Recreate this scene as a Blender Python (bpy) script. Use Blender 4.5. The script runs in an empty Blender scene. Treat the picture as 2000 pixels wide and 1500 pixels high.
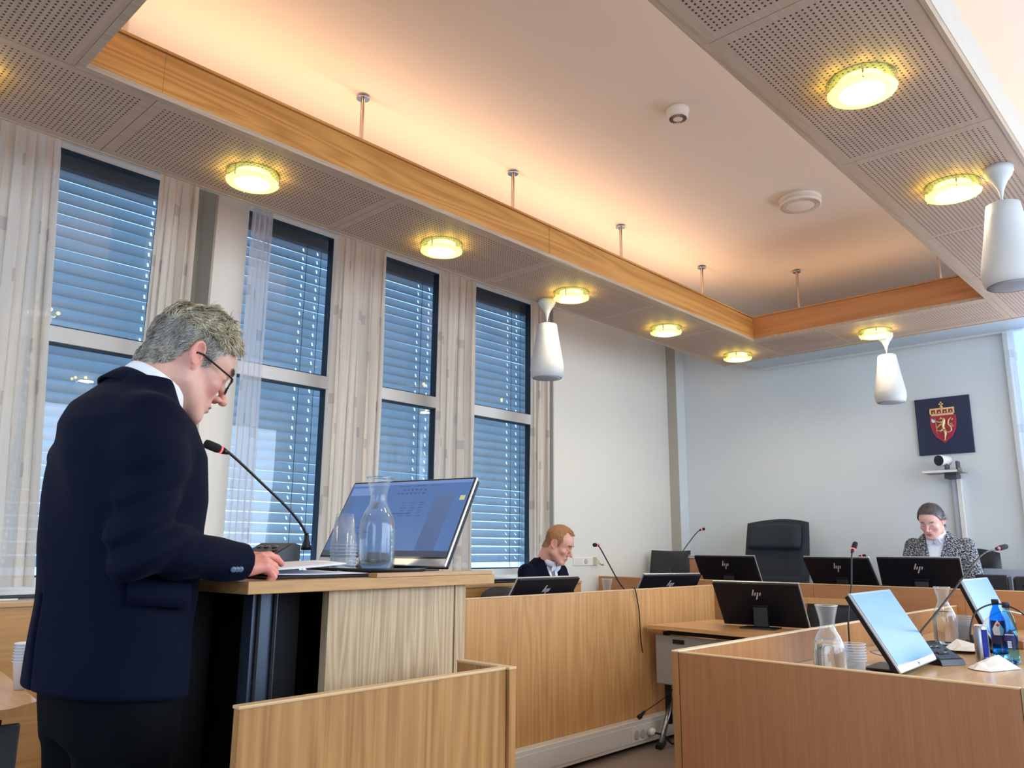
import bpy, bmesh, math, random
import numpy as np
from math import pi, sin, cos, radians
from mathutils import Vector, Matrix, Euler

sc = bpy.context.scene
COL = sc.collection
# ------------------------------------------------------------------ camera
H = 1.2
cam_d = bpy.data.cameras.new('camera')
cam_d.sensor_width = 36.0
cam_d.lens = 36.0 * 1545 / 2000
cam_d.clip_start = 0.05
cam = bpy.data.objects.new('camera', cam_d)
COL.objects.link(cam)
cam.matrix_world = Matrix(((0.7283, 0.1339, 0.6721, 0), (0.6852, -0.1529, -0.7121, 0),
                           (0.0074, 0.9791, -0.2031, H), (0, 0, 0, 1)))
_m = cam.matrix_world.to_3x3()
_q = _m.to_quaternion()
cam.matrix_world = Matrix.Translation((0, 0, H)) @ _q.to_matrix().to_4x4()
sc.camera = cam
# ------------------------------------------------------------------ view, world, large lights
sc.view_settings.view_transform = 'Standard'
sc.view_settings.look = 'None'
sc.view_settings.exposure = 0.05
sc.view_settings.gamma = 1.0
sc.view_settings.use_curve_mapping = False
try:
    sc.cycles.use_denoising = True
    sc.cycles.max_bounces = 8
    sc.cycles.transparent_max_bounces = 24
    sc.cycles.transmission_bounces = 12
    sc.cycles.caustics_reflective = False
    sc.cycles.caustics_refractive = False
    sc.cycles.sample_clamp_indirect = 4.0
except Exception:
    pass
W = bpy.data.worlds.new('sky_world'); sc.world = W; W.use_nodes = True
bg = W.node_tree.nodes['Background']
bg.inputs[0].default_value = (0.40, 0.66, 1.0, 1); bg.inputs[1].default_value = 2.7


def area(name, loc, size, power, color, direction, spread=None):
    l = bpy.data.lights.new(name, 'AREA'); l.shape = 'RECTANGLE'
    l.size, l.size_y = size; l.energy = power; l.color = color
    if spread: l.spread = spread
    o = bpy.data.objects.new(name, l); COL.objects.link(o)
    o.location = loc
    o.rotation_euler = Vector(direction).to_track_quat('-Z', 'Y').to_euler() if abs(direction[2]) < .9 else (pi, 0, 0)
    return o


DAY = (0.84, 0.92, 1.0)
area('daylight_fill_right_wall', (2.05, 3.9, 2.05), (5.6, 2.0), 150, DAY, (-1, 0, -0.12))  # added fill at the unseen right-wall windows
area('daylight_back_right', (0.25, 7.34, 2.0), (1.8, 1.8), 80, DAY, (-.3, -1, 0.18))
area('fill_behind_camera', (-1.0, -2.06, 2.05), (4.5, 1.6), 38, (0.92, 0.95, 1.0), (0, 1, 0.05))  # added fill light from the rear, no known source there
COVE = (1.0, 0.62, 0.34)
area('cove_light_window_side', (-3.25, 3.4, 3.02), (0.10, 5.2), 26, COVE, (0, 0, 1))
area('cove_light_right_side', (-0.88, 3.4, 3.02), (0.10, 5.2), 13, COVE, (0, 0, 1))
area('cove_light_bench_side', (-2.3, 6.36, 3.02), (1.7, 0.10), 3, COVE, (0, 0, 1))
area('cove_light_near_side', (-2.1, 0.30, 3.02), (1.6, 0.10), 12, COVE, (0, 0, 1))

# ------------------------------------------------------------------ materials
MATS = {}


def nd(nt, t, **kw):
    n = nt.nodes.new(t)
    for k, v in kw.items():
        if k == 'op': n.operation = v
        elif k.startswith('i_'):
            key = k[2:]
            n.inputs[int(key) if key.isdigit() else key.replace('_', ' ')].default_value = v
        else: setattr(n, k, v)
    return n


def sr(r, g, b):
    f = lambda c: (c / 12.92 if c <= .04045 else ((c + .055) / 1.055) ** 2.4)
    return (f(r / 255), f(g / 255), f(b / 255), 1)


def base(name):
    m = bpy.data.materials.new(name); m.use_nodes = True
    nt = m.node_tree
    return m, nt, nt.nodes['Principled BSDF']


def plain(name, col, rough=.6, metal=0, noise=0.06, nscale=12, bump=0.0, bscale=200, spec=.5, coat=0, sheen=0):
    if name in MATS: return MATS[name]
    m, nt, p = base(name)
    p.inputs['Roughness'].default_value = rough
    p.inputs['Metallic'].default_value = metal
    p.inputs['Specular IOR Level'].default_value = spec
    p.inputs['Coat Weight'].default_value = coat
    p.inputs['Sheen Weight'].default_value = sheen
    tc = nd(nt, 'ShaderNodeTexCoord')
    ns = nd(nt, 'ShaderNodeTexNoise', i_Scale=nscale, i_Detail=4)
    nt.links.new(tc.outputs['Object'], ns.inputs['Vector'])
    mx = nd(nt, 'ShaderNodeMix', data_type='RGBA')
    mx.inputs[6].default_value = tuple(c * (1 - noise) for c in col[:3]) + (1,)
    mx.inputs[7].default_value = tuple(min(1, c * (1 + noise)) for c in col[:3]) + (1,)
    nt.links.new(ns.outputs['Fac'], mx.inputs[0])
    nt.links.new(mx.outputs[2], p.inputs['Base Color'])
    if bump:
        n2 = nd(nt, 'ShaderNodeTexNoise', i_Scale=bscale, i_Detail=3)
        nt.links.new(tc.outputs['Object'], n2.inputs['Vector'])
        b = nd(nt, 'ShaderNodeBump', i_Strength=bump, i_Distance=.002)
        nt.links.new(n2.outputs['Fac'], b.inputs['Height'])
        nt.links.new(b.outputs[0], p.inputs['Normal'])
    MATS[name] = m
    return m


def wood(name, c1, c2, grain='z', scale=1.0, rough=.42, figure=.5, dark=None, bands=7.0):
    """veneer: long stretched noise + cathedral figure; grain = axis the fibres run along"""
    if name in MATS: return MATS[name]
    m, nt, p = base(name)
    tc = nd(nt, 'ShaderNodeTexCoord')
    mp = nd(nt, 'ShaderNodeMapping')
    s = [9.0 * scale] * 3; s['xyz'.index(grain)] = .55 * scale
    mp.inputs['Scale'].default_value = s
    nt.links.new(tc.outputs['Object'], mp.inputs['Vector'])
    n1 = nd(nt, 'ShaderNodeTexNoise', i_Scale=1.0, i_Detail=2, i_Distortion=.4)
    nt.links.new(mp.outputs[0], n1.inputs['Vector'])
    ml = nd(nt, 'ShaderNodeMath', op='MULTIPLY', i_1=bands)
    nt.links.new(n1.outputs['Fac'], ml.inputs[0])
    fr = nd(nt, 'ShaderNodeMath', op='PINGPONG', i_1=.5)
    nt.links.new(ml.outputs[0], fr.inputs[0])
    mp2 = nd(nt, 'ShaderNodeMapping')
    s2 = [160.0 * scale] * 3; s2['xyz'.index(grain)] = 3.0 * scale
    mp2.inputs['Scale'].default_value = s2
    nt.links.new(tc.outputs['Object'], mp2.inputs['Vector'])
    n2 = nd(nt, 'ShaderNodeTexNoise', i_Scale=1.0, i_Detail=3)
    nt.links.new(mp2.outputs[0], n2.inputs['Vector'])
    a1 = nd(nt, 'ShaderNodeMath', op='MULTIPLY', i_1=figure * 1.2)
    nt.links.new(fr.outputs[0], a1.inputs[0])
    a2 = nd(nt, 'ShaderNodeMath', op='MULTIPLY_ADD', i_1=.75)
    nt.links.new(n2.outputs['Fac'], a2.inputs[0]); nt.links.new(a1.outputs[0], a2.inputs[2])
    cr = nd(nt, 'ShaderNodeValToRGB')
    cr.color_ramp.elements[0].position = .15; cr.color_ramp.elements[0].color = c2
    cr.color_ramp.elements[1].position = .85; cr.color_ramp.elements[1].color = c1
    nt.links.new(a2.outputs[0], cr.inputs[0])
    nt.links.new(cr.outputs[0], p.inputs['Base Color'])
    p.inputs['Roughness'].default_value = rough
    b = nd(nt, 'ShaderNodeBump', i_Strength=.08, i_Distance=.001)
    nt.links.new(n2.outputs['Fac'], b.inputs['Height']); nt.links.new(b.outputs[0], p.inputs['Normal'])
    MATS[name] = m
    return m


def emis(name, col, strength, dark=False):
    if name in MATS: return MATS[name]
    m, nt, p = base(name)
    p.inputs['Base Color'].default_value = (.02, .02, .025, 1) if dark else (*col[:3], 1)
    if dark: p.inputs['Roughness'].default_value = .25; p.inputs['Specular IOR Level'].default_value = .05
    p.inputs['Emission Color'].default_value = (*col[:3], 1)
    p.inputs['Emission Strength'].default_value = strength
    MATS[name] = m
    return m


def glass(name, col=(1, 1, 1, 1), rough=0.0, ior=1.45, thin=False, edge=0):
    """thin: a mix of transparency and mirror reflection for single-walled sheets"""
    if name in MATS: return MATS[name]
    m, nt, p = base(name)
    if thin:
        out = nt.nodes['Material Output']
        tr = nd(nt, 'ShaderNodeBsdfTransparent'); tr.inputs[0].default_value = col
        gl = nd(nt, 'ShaderNodeBsdfGlossy', i_Roughness=rough)
        if edge:                                # walls seen edge-on turn milky
            lw = nd(nt, 'ShaderNodeLayerWeight', i_Blend=.18)
            df = nd(nt, 'ShaderNodeBsdfDiffuse'); df.inputs[0].default_value = (.85, .9, .95, 1)
            tl = nd(nt, 'ShaderNodeBsdfTranslucent'); tl.inputs[0].default_value = (.85, .9, .95, 1)
            dm = nd(nt, 'ShaderNodeMixShader'); nt.links.new(df.outputs[0], dm.inputs[1]); nt.links.new(tl.outputs[0], dm.inputs[2])
            em = nd(nt, 'ShaderNodeMapRange'); em.inputs[3].default_value = edge * .12; em.inputs[4].default_value = min(1, edge)
            nt.links.new(lw.outputs['Facing'], em.inputs[0])
            tm = nd(nt, 'ShaderNodeMixShader'); nt.links.new(em.outputs[0], tm.inputs[0]); nt.links.new(tr.outputs[0], tm.inputs[1]); nt.links.new(dm.outputs[0], tm.inputs[2]); tr = tm
        fz = nd(nt, 'ShaderNodeFresnel', i_IOR=ior)
        ge = nd(nt, 'ShaderNodeNewGeometry')
        iv = nd(nt, 'ShaderNodeMath', op='SUBTRACT', i_0=1.0); nt.links.new(ge.outputs['Backfacing'], iv.inputs[1])
        fm = nd(nt, 'ShaderNodeMath', op='MULTIPLY'); nt.links.new(iv.outputs[0], fm.inputs[0]); nt.links.new(fz.outputs[0], fm.inputs[1])
        fz = fm
        mx = nd(nt, 'ShaderNodeMixShader')
        nt.links.new(fz.outputs[0], mx.inputs[0]); nt.links.new(tr.outputs[0], mx.inputs[1])
        nt.links.new(gl.outputs[0], mx.inputs[2]); nt.links.new(mx.outputs[0], out.inputs[0])
    else:
        p.inputs['Base Color'].default_value = col
        p.inputs['Transmission Weight'].default_value = 1
        p.inputs['Roughness'].default_value = rough
        p.inputs['IOR'].default_value = ior
    MATS[name] = m
    return m


def cloth_sheer(name, col, clear=.35):
    if name in MATS: return MATS[name]
    m, nt, p = base(name)
    out = nt.nodes['Material Output']
    df = nd(nt, 'ShaderNodeBsdfDiffuse'); tl = nd(nt, 'ShaderNodeBsdfTranslucent')
    tr = nd(nt, 'ShaderNodeBsdfTransparent')
    tc = nd(nt, 'ShaderNodeTexCoord')
    mp = nd(nt, 'ShaderNodeMapping'); mp.inputs['Scale'].default_value = (260, 260, 3)
    nt.links.new(tc.outputs['Object'], mp.inputs['Vector'])
    wv = nd(nt, 'ShaderNodeTexNoise', i_Scale=1, i_Detail=2)
    nt.links.new(mp.outputs[0], wv.inputs['Vector'])
    # small woven squares scattered over the cloth
    sx = nd(nt, 'ShaderNodeUVMap'); sx.uv_map = 'UVMap'
    br = nd(nt, 'ShaderNodeTexBrick', offset=.5, squash=1)
    br.inputs['Scale'].default_value = 1.0
    sp = nd(nt, 'ShaderNodeSeparateXYZ'); nt.links.new(sx.outputs[0], sp.inputs[0])

    def cell(o, period, width, off):
        a = nd(nt, 'ShaderNodeMath', op='ADD', i_1=off); nt.links.new(o, a.inputs[0])
        md = nd(nt, 'ShaderNodeMath', op='FLOORED_MODULO', i_1=period); nt.links.new(a.outputs[0], md.inputs[0])
        lt = nd(nt, 'ShaderNodeMath', op='LESS_THAN', i_1=width); nt.links.new(md.outputs[0], lt.inputs[0])
        return lt.outputs[0]
    sq = None
    for (px, ox, py, oy) in ((.42, 0, .62, .1), (.42, .21, .62, .38), (.42, .33, .80, .66)):
        ml = nd(nt, 'ShaderNodeMath', op='MULTIPLY')
        nt.links.new(cell(sp.outputs[0], px, .055, ox), ml.inputs[0]); nt.links.new(cell(sp.outputs[1], py, .07, oy), ml.inputs[1])
        if sq is None: sq = ml.outputs[0]
        else:
            mxx = nd(nt, 'ShaderNodeMath', op='MAXIMUM'); nt.links.new(sq, mxx.inputs[0]); nt.links.new(ml.outputs[0], mxx.inputs[1]); sq = mxx.outputs[0]
    mc = nd(nt, 'ShaderNodeMix', data_type='RGBA')
    mc.inputs[6].default_value = col; mc.inputs[7].default_value = tuple(c * k for c, k in zip(col[:3], (.80, .77, .80))) + (1,)
    nt.links.new(sq, mc.inputs[0])
    m2 = nd(nt, 'ShaderNodeMix', data_type='RGBA', blend_type='MULTIPLY'); m2.inputs[0].default_value = 1
    mr = nd(nt, 'ShaderNodeMapRange'); mr.inputs[3].default_value = .82; mr.inputs[4].default_value = 1.05
    nt.links.new(wv.outputs['Fac'], mr.inputs[0])
    nt.links.new(mc.outputs[2], m2.inputs[6]); nt.links.new(mr.outputs[0], m2.inputs[7])
    for s in (df, tl): nt.links.new(m2.outputs[2], s.inputs[0])
    a = nd(nt, 'ShaderNodeMixShader'); a.inputs[0].default_value = .35
    nt.links.new(df.outputs[0], a.inputs[1]); nt.links.new(tl.outputs[0], a.inputs[2])
    b = nd(nt, 'ShaderNodeMixShader'); b.inputs[0].default_value = clear
    nt.links.new(a.outputs[0], b.inputs[1]); nt.links.new(tr.outputs[0], b.inputs[2])
    nt.links.new(b.outputs[0], out.inputs[0])
    MATS[name] = m
    return m


# ------------------------------------------------------------------ mesh helpers
class MB:
    """collects shapes for one mesh object"""
    def __init__(s): s.v = []; s.f = []; s.mi = []; s.smooth = []; s.cur = 0

    def add(s, vs, fs, smooth=False):
        n = len(s.v); s.v.extend([tuple(map(float, v)) for v in vs])
        for f in fs: s.f.append(tuple(i + n for i in f)); s.mi.append(s.cur); s.smooth.append(smooth)
        return s

    def box(s, x0, x1, y0, y1, z0, z1, M=None, b=0.0):
        if b > 0: return s.bbox(x0, x1, y0, y1, z0, z1, b, M)
        vs = [(x, y, z) for x in (x0, x1) for y in (y0, y1) for z in (z0, z1)]
        if M is not None: vs = [M @ Vector(v) for v in vs]
        return s.add(vs, [(0, 1, 3, 2), (4, 6, 7, 5), (0, 4, 5, 1), (2, 3, 7, 6), (0, 2, 6, 4), (1, 5, 7, 3)])

    def bbox(s, x0, x1, y0, y1, z0, z1, b, M=None, seg=2):
        bm = bmesh.new()
        bmesh.ops.create_cube(bm, size=1)
        for v in bm.verts:
            v.co = Vector(((x0 + x1) / 2 + v.co.x * (x1 - x0), (y0 + y1) / 2 + v.co.y * (y1 - y0), (z0 + z1) / 2 + v.co.z * (z1 - z0)))
        bmesh.ops.bevel(bm, geom=bm.edges[:], offset=min(b, .49 * min(x1 - x0, y1 - y0, z1 - z0)), segments=seg, affect='EDGES', profile=.5)
        if M is not None: bm.transform(M)
        bm.verts.index_update()
        s.add([v.co for v in bm.verts], [tuple(v.index for v in f.verts) for f in bm.faces])
        bm.free(); return s

    def lathe(s, prof, c=(0, 0, 0), n=32, M=None, cap0=True, cap1=True, smooth=True):
        vs = []; fs = []
        for (r, z) in prof:
            for k in range(n):
                a = 2 * pi * k / n; vs.append(Vector((c[0] + r * cos(a), c[1] + r * sin(a), c[2] + z)))
        if M is not None: vs = [M @ v for v in vs]
        m = len(prof)
        for j in range(m - 1):
            for k in range(n):
                k2 = (k + 1) % n; fs.append((j * n + k, j * n + k2, (j + 1) * n + k2, (j + 1) * n + k))
        s.add(vs, fs, smooth)
        b = len(s.v) - len(vs)
        if cap0 and prof[0][0] > 1e-6: s.f.append(tuple(b + k for k in reversed(range(n)))); s.mi.append(s.cur); s.smooth.append(False)
        if cap1 and prof[-1][0] > 1e-6: s.f.append(tuple(b + (m - 1) * n + k for k in range(n))); s.mi.append(s.cur); s.smooth.append(False)
        return s

    def tube(s, pts, r, n=8, smooth=True, closed=False, cap=True, flat=None):
        pts = [Vector(p) for p in pts]; m = len(pts)
        rs = r if isinstance(r, (list, tuple)) else [r] * m
        T = []
        for i in range(m):
            if closed: t = pts[(i + 1) % m] - pts[i - 1]
            else: t = pts[min(i + 1, m - 1)] - pts[max(i - 1, 0)]
            T.append(t.normalized() if t.length > 1e-9 else Vector((0, 0, 1)))
        up = Vector((0, 0, 1)) if abs(T[0].z) < .9 else Vector((1, 0, 0))
        N = (up - T[0] * up.dot(T[0])).normalized(); vs = []
        for i in range(m):
            N = (N - T[i] * N.dot(T[i])).normalized(); B = T[i].cross(N)
            for k in range(n):
                a = 2 * pi * k / n
                kx = 1 if flat is None else flat
                vs.append(pts[i] + (N * cos(a) + B * sin(a) * kx) * rs[i])
        fs = []
        for j in range(m if closed else m - 1):
            j2 = (j + 1) % m
            for k in range(n):
                k2 = (k + 1) % n; fs.append((j * n + k, j * n + k2, j2 * n + k2, j2 * n + k))
        s.add(vs, fs, smooth)
        b = len(s.v) - len(vs)
        if cap and not closed:
            for f in (tuple(b + k for k in reversed(range(n))), tuple(b + (m - 1) * n + k for k in range(n))):
                s.f.append(f); s.mi.append(s.cur); s.smooth.append(False)
        return s

    def prism(s, poly, ax, a0, a1, M=None):
        """extrude a 2D polygon along axis ax from a0 to a1"""
        o = {'x': lambda p, a: (a, p[0], p[1]), 'y': lambda p, a: (p[0], a, p[1]), 'z': lambda p, a: (p[0], p[1], a)}[ax]
        n = len(poly)
        vs = [Vector(o(p, a0)) for p in poly] + [Vector(o(p, a1)) for p in poly]
        if M is not None: vs = [M @ v for v in vs]
        fs = [tuple(range(n - 1, -1, -1)), tuple(range(n, 2 * n))] + [(k, (k + 1) % n, n + (k + 1) % n, n + k) for k in range(n)]
        return s.add(vs, fs)

    def build(s, name, mats, parent=None, loc=None, M=None, kind=None, label=None, uv=None):
        me = bpy.data.meshes.new(name)
        vs = [Vector(v) for v in s.v]
        o = bpy.data.objects.new(name, me)
        if M is not None: vs = [M @ v for v in vs]
        if parent is not None:
            pl = parent['_o'] if '_o' in parent else (0, 0, 0)
        org = Vector(loc) if loc is not None else None
        if org is None and parent is not None: org = WLOC.get(parent.name, Vector((0, 0, 0)))
        if org is None:
            xs = np.array([tuple(v) for v in vs]); org = Vector(((xs[:, 0].min() + xs[:, 0].max()) / 2, (xs[:, 1].min() + xs[:, 1].max()) / 2, xs[:, 2].min()))
        me.from_pydata([tuple(v - org) for v in vs], [], s.f)
        if not isinstance(mats, (list, tuple)): mats = [mats]
        for m in mats: me.materials.append(m)
        for p, i, sm in zip(me.polygons, s.mi, s.smooth): p.material_index = i; p.use_smooth = sm
        me.validate(); me.update()
        COL.objects.link(o)
        WLOC[o.name] = org
        if parent is not None:
            o.parent = parent; o.location = org - WLOC[parent.name]
        else: o.location = org
        if kind: o['kind'] = kind
        if label: o['label'] = label
        return o


WLOC = {}


def thing(name, label, cat, loc=(0, 0, 0), group=None):
    o = bpy.data.objects.new(name, None); o.empty_display_size = .1
    COL.objects.link(o); o.location = loc; WLOC[o.name] = Vector(loc)
    o['label'] = label; o['category'] = cat
    if group: o['group'] = group
    return o


def tag(o, label, cat, group=None):
    o['label'] = label; o['category'] = cat
    if group: o['group'] = group
    return o


def struct(o): o['kind'] = 'structure'; return o


def RZ(a, c=(0, 0, 0)): return Matrix.Translation(c) @ Matrix.Rotation(a, 4, 'Z') @ Matrix.Translation(-Vector(c))


def frame(loc, yaw=0, pitch=0, roll=0):
    return Matrix.Translation(loc) @ Matrix.Rotation(yaw, 4, 'Z') @ Matrix.Rotation(pitch, 4, 'X') @ Matrix.Rotation(roll, 4, 'Y')


def spline(pts, n=8):
    """Catmull-Rom through points"""
    P = [Vector(p) for p in pts]; P = [2 * P[0] - P[1]] + P + [2 * P[-1] - P[-2]]; out = []
    for i in range(1, len(P) - 2):
        for k in range(n):
            t = k / n
            out.append(.5 * ((2 * P[i]) + (-P[i - 1] + P[i + 1]) * t + (2 * P[i - 1] - 5 * P[i] + 4 * P[i + 1] - P[i + 2]) * t * t + (-P[i - 1] + 3 * P[i] - 3 * P[i + 1] + P[i + 2]) * t ** 3))
    out.append(P[-2]); return out
# ------------------------------------------------------------------ room shell
M_wall = plain('wall_paint_white', sr(216, 221, 222), .75, noise=.02, nscale=3, bump=.05, bscale=300)
M_wallw = plain('wall_paint_window_side', sr(226, 223, 214), .75, noise=.02, nscale=3)
M_reveal = plain('reveal_greige_shaded', sr(178, 172, 158), .7, noise=.03)  # greige, with the shade on the reveals put into the colour
M_ceil = plain('ceiling_paint', sr(226, 215, 204), .85, noise=.015, nscale=2)
M_frame = plain('window_frame_white', sr(225, 225, 222), .4, noise=.02)
M_darkseal = plain('window_seal_dark', sr(24, 40, 55), .5)
M_floor = plain('floor_linoleum_grey', sr(128, 112, 104), .35, noise=.10, nscale=30)

OAK1, OAK2 = sr(206, 162, 108), sr(170, 120, 70)
wood_panel = wood('oak_veneer_upright', OAK1, OAK2, 'z', .9, figure=.55)
wood_y = wood('oak_veneer_along_room', OAK1, OAK2, 'y', 1.0)
wood_x = wood('oak_veneer_across_room', OAK1, OAK2, 'x', 1.0)

PX, GX = -4.59, -4.80        # pier face, window plane
CZ = 3.55


def sbox(name, mat, *a, **k): return struct(MB().box(*a, **k).build(name, mat))


sbox('floor', M_floor, -5.0, 2.2, -2.2, 7.7, -.1, 0)
sbox('ceiling', M_ceil, -5.0, 2.2, -2.2, 7.7, CZ, CZ + .1)
# back wall with the window at its right end
m = MB()
m.box(-4.9, -1.375, 7.5, 7.7, 0, CZ); m.box(-1.375, 1.3, 7.5, 7.7, 0, .95); m.box(-1.375, 1.3, 7.5, 7.7, 3.1, CZ); m.box(1.3, 2.2, 7.5, 7.7, 0, CZ)
struct(m.build('wall_back', M_wall))
m = MB(); m.box(-1.41, -1.372, 7.47, 7.52, .9, 3.14); m.box(1.3, 1.36, 7.47, 7.52, .9, 3.14); m.box(-1.36, 1.3, 7.45, 7.52, .9, .95)
struct(m.build('trim_5', M_frame))
# right wall: two wide unseen window openings, added for daylight fill
m = MB()
m.box(2.1, 2.2, -2.2, 7.7, 0, .95); m.box(2.1, 2.2, -2.2, 7.7, 3.1, CZ)
for y0, y1 in ((-2.2, .9), (3.7, 4.1), (6.9, 7.7)): m.box(2.1, 2.2, y0, y1, .95, 3.1)
struct(m.build('wall_right', M_wall))
m = MB(); m.box(-5, -3.4, -2.2, -2.1, 0, CZ); m.box(1.4, 2.2, -2.2, -2.1, 0, CZ); m.box(-3.4, 1.4, -2.2, -2.1, 0, .95); m.box(-3.4, 1.4, -2.2, -2.1, 3.1, CZ)  # rear wall, opening added to go with the fill light
struct(m.build('wall_rear', M_wall))
# window wall
m = MB()
m.box(-5.0, PX, 2.13, 2.343, 0, CZ)                   # pier between first and second window
m.box(-5.0, PX, 5.42, 7.6, 0, CZ)                     # long pier up to the corner
m.box(-5.0, GX - .02, -2.2, 5.45, 0, .96)
m.box(-5.0, PX, -2.2, .3, 0, CZ)
for y0, y1 in ((.3, 2.13), (2.343, 5.42)):
    m.box(-5.0, PX, y0, y1, 0, .93); m.box(-5.0, GX + .02, y0, y1, 3.5, CZ)
struct(m.build('wall_left', M_wallw))
m = MB()
m.box(GX - .01, PX - .002, 2.118, 2.131, .96, CZ - .01); m.box(GX - .01, PX - .002, 5.408, 5.421, .96, CZ - .01)
m.box(GX - .01, GX + .02, 1.95, 2.13, .96, CZ - .01)  # strip by the first window, its shade put into the colour
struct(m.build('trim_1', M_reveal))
# corner casing: front greige with shade put into its colour, side white
m = MB(); m.box(PX, -4.476, 7.34, 7.5, 0, CZ); struct(m.build('trim_2', M_wall))
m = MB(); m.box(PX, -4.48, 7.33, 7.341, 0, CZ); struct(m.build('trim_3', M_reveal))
# inner sills
m = MB(); m.box(GX + .01, PX + .05, .3, 2.12, .955, .985, b=.004); m.box(GX + .01, PX + .05, 2.345, 5.41, .955, .985, b=.004)
struct(m.build('trim_4', M_frame))


def ladder_obj(parent, y, z0, z1, pitch, x, mat, name='blind_cord'):
    m = MB(); m.tube([(x, y, z0), (x, y, z1)], .0022, 5)
    return m.build(name, mat, parent)


M_pane = glass('window_pane_glass', (.93, .97, 1, 1), ior=1.75, thin=True)
mb, nt, p = base('blind_slat_blue_grey')
out = nt.nodes['Material Output']
df = nd(nt, 'ShaderNodeBsdfDiffuse'); df.inputs[0].default_value = sr(178, 184, 188)
tl = nd(nt, 'ShaderNodeBsdfTranslucent'); tl.inputs[0].default_value = (.34, .52, .62, 1)
gl = nd(nt, 'ShaderNodeBsdfGlossy', i_Roughness=.35); gl.inputs[0].default_value = (.8, .85, .9, 1)
x1 = nd(nt, 'ShaderNodeMixShader'); x1.inputs[0].default_value = .17
x2 = nd(nt, 'ShaderNodeMixShader'); x2.inputs[0].default_value = .12
nt.links.new(df.outputs[0], x1.inputs[1]); nt.links.new(tl.outputs[0], x1.inputs[2])
nt.links.new(x1.outputs[0], x2.inputs[1]); nt.links.new(gl.outputs[0], x2.inputs[2]); nt.links.new(x2.outputs[0], out.inputs[0])
M_slat = mb
M_cord = plain('blind_cord_black', sr(20, 24, 30), .5)
M_bead = plain('blind_bead_pale', sr(226, 250, 250), .3)
mt = M_bead.node_tree.nodes['Principled BSDF']
M_rail = plain('blind_head_rail', sr(70, 88, 100), .4)


def window(n, g0, g1, o0, o1, cords, label):
    """g: glass edges, o: outer edges of the fixed frame; upper and lower light with a transom between"""
    fr = MB()
    zt0, zt1 = 2.300, 2.390
    zb, zt = 1.03, 3.44
    for (a, b) in ((o0, g0), (g1, o1)): fr.box(GX - .03, GX + .035, a, b, .97, 3.52)
    fr.box(GX - .03, GX + .03, g0, g1, zt, 3.52); fr.box(GX - .03, GX + .035, g0, g1, .97, zb)
    fr.box(GX - .03, GX + .045, g0 - .04, g1 + .04, zt0, zt1, b=.004)
    w = struct(fr.build('window_%d' % n, M_frame))
    sl = MB()
    e = .008
    for z0, z1 in ((zb, zt0), (zt1, zt)):
        for q in ((g0, g0 + e, z0, z1), (g1 - e, g1, z0, z1), (g0, g1, z0, z0 + e), (g0, g1, z1 - e, z1)):
            sl.box(GX - .028, GX + .032, *q)
    sl.build('window_gasket', M_darkseal, w)
    gp = MB(); gp.box(GX - .004, GX + .004, g0, g1, zb, zt0); gp.build('window_pane', M_pane, w)
    gp = MB(); gp.box(GX - .004, GX + .004, g0, g1, zt1, zt); gp.build('window_pane', M_pane, w)
    # external venetian blind
    t = thing('venetian_blind', label, 'blind', (GX - .16, (g0 + g1) / 2, 1.0), 'exterior venetian blinds')
    s = MB(); X = GX - .16; pitch = .0705; z = 3.365; i = 0
    rnd = random.Random(n)
    while z > 1.06:
        # slats hang almost closed; the lowest ones tip open and let the sky through
        k = max(0, min(1, (2.05 - z) / .9))
        ang = radians(72 - 26 * k + rnd.uniform(-1.2, 1.2))
        hw = .041
        sag = rnd.uniform(-.002, .002)
        prof = []
        for q in range(7):
            u = -1 + q / 3.0
            cx, cz = u * hw, .006 * (1 - u * u)
            prof.append((X + cx * cos(ang) - cz * sin(ang), z - cx * sin(ang) * 1 + cz * cos(ang) * 1))
        y0, y1 = g0 - .04, g1 + .13
        cuts = [y0] + [c + e_ for c in cords for e_ in (-.0055, .0055)] + [y1]
        vs = [(a, y, b + sag * (1 - 2 * (y - y0) / (y1 - y0))) for y in cuts for a, b in prof]
        # a punched slot where each lift cord passes
        s.add(vs, [(7 * c + q, 7 * c + q + 1, 7 * c + 8 + q, 7 * c + 7 + q) for c in range(len(cuts) - 1) for q in range(6) if not (c % 2 == 1 and q in (2, 3))], True)
        z -= pitch; i += 1
    s.build('slats', M_slat, t)
    MB().box(X - .04, X + .04, g0 - .04, g1 + .13, 3.395, 3.58).build('head_rail', M_rail, t)
    MB().box(X - .03, X + .03, g0 - .04, g1 + .13, 1.02, 1.035).build('bottom_rail', M_rail, t)
    for y in cords:
        ladder_obj(t, y, 1.04, 3.39, pitch, X + .045, [M_cord])
    return t


window(1, .62, 1.86, .3, 1.95, (1.293, 1.879), 'blue-grey exterior blind in the leftmost window, behind the standing man')
window(2, 2.42, 3.115, 2.343, 3.23, (2.984, 3.106), 'blue-grey exterior blind in the window right of the white pier')
window(3, 3.37, 4.155, 3.25, 4.26, (4.10, 4.22), 'blue-grey exterior blind in the third window, above the lectern monitor')
window(4, 4.36, 5.300, 4.28, 5.40, (5.195, 5.317), 'blue-grey exterior blind in the window nearest the judges bench')
MB().tube([(GX + .06, 3.175, 1.55), (GX + .085, 3.175, 1.55), (GX + .09, 3.175, 1.46), (GX + .09, 3.18, 1.42)], .011, 8).build('window_handle', plain('chrome', sr(215, 218, 222), .15, 1), bpy.data.objects['window_2'])
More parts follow.
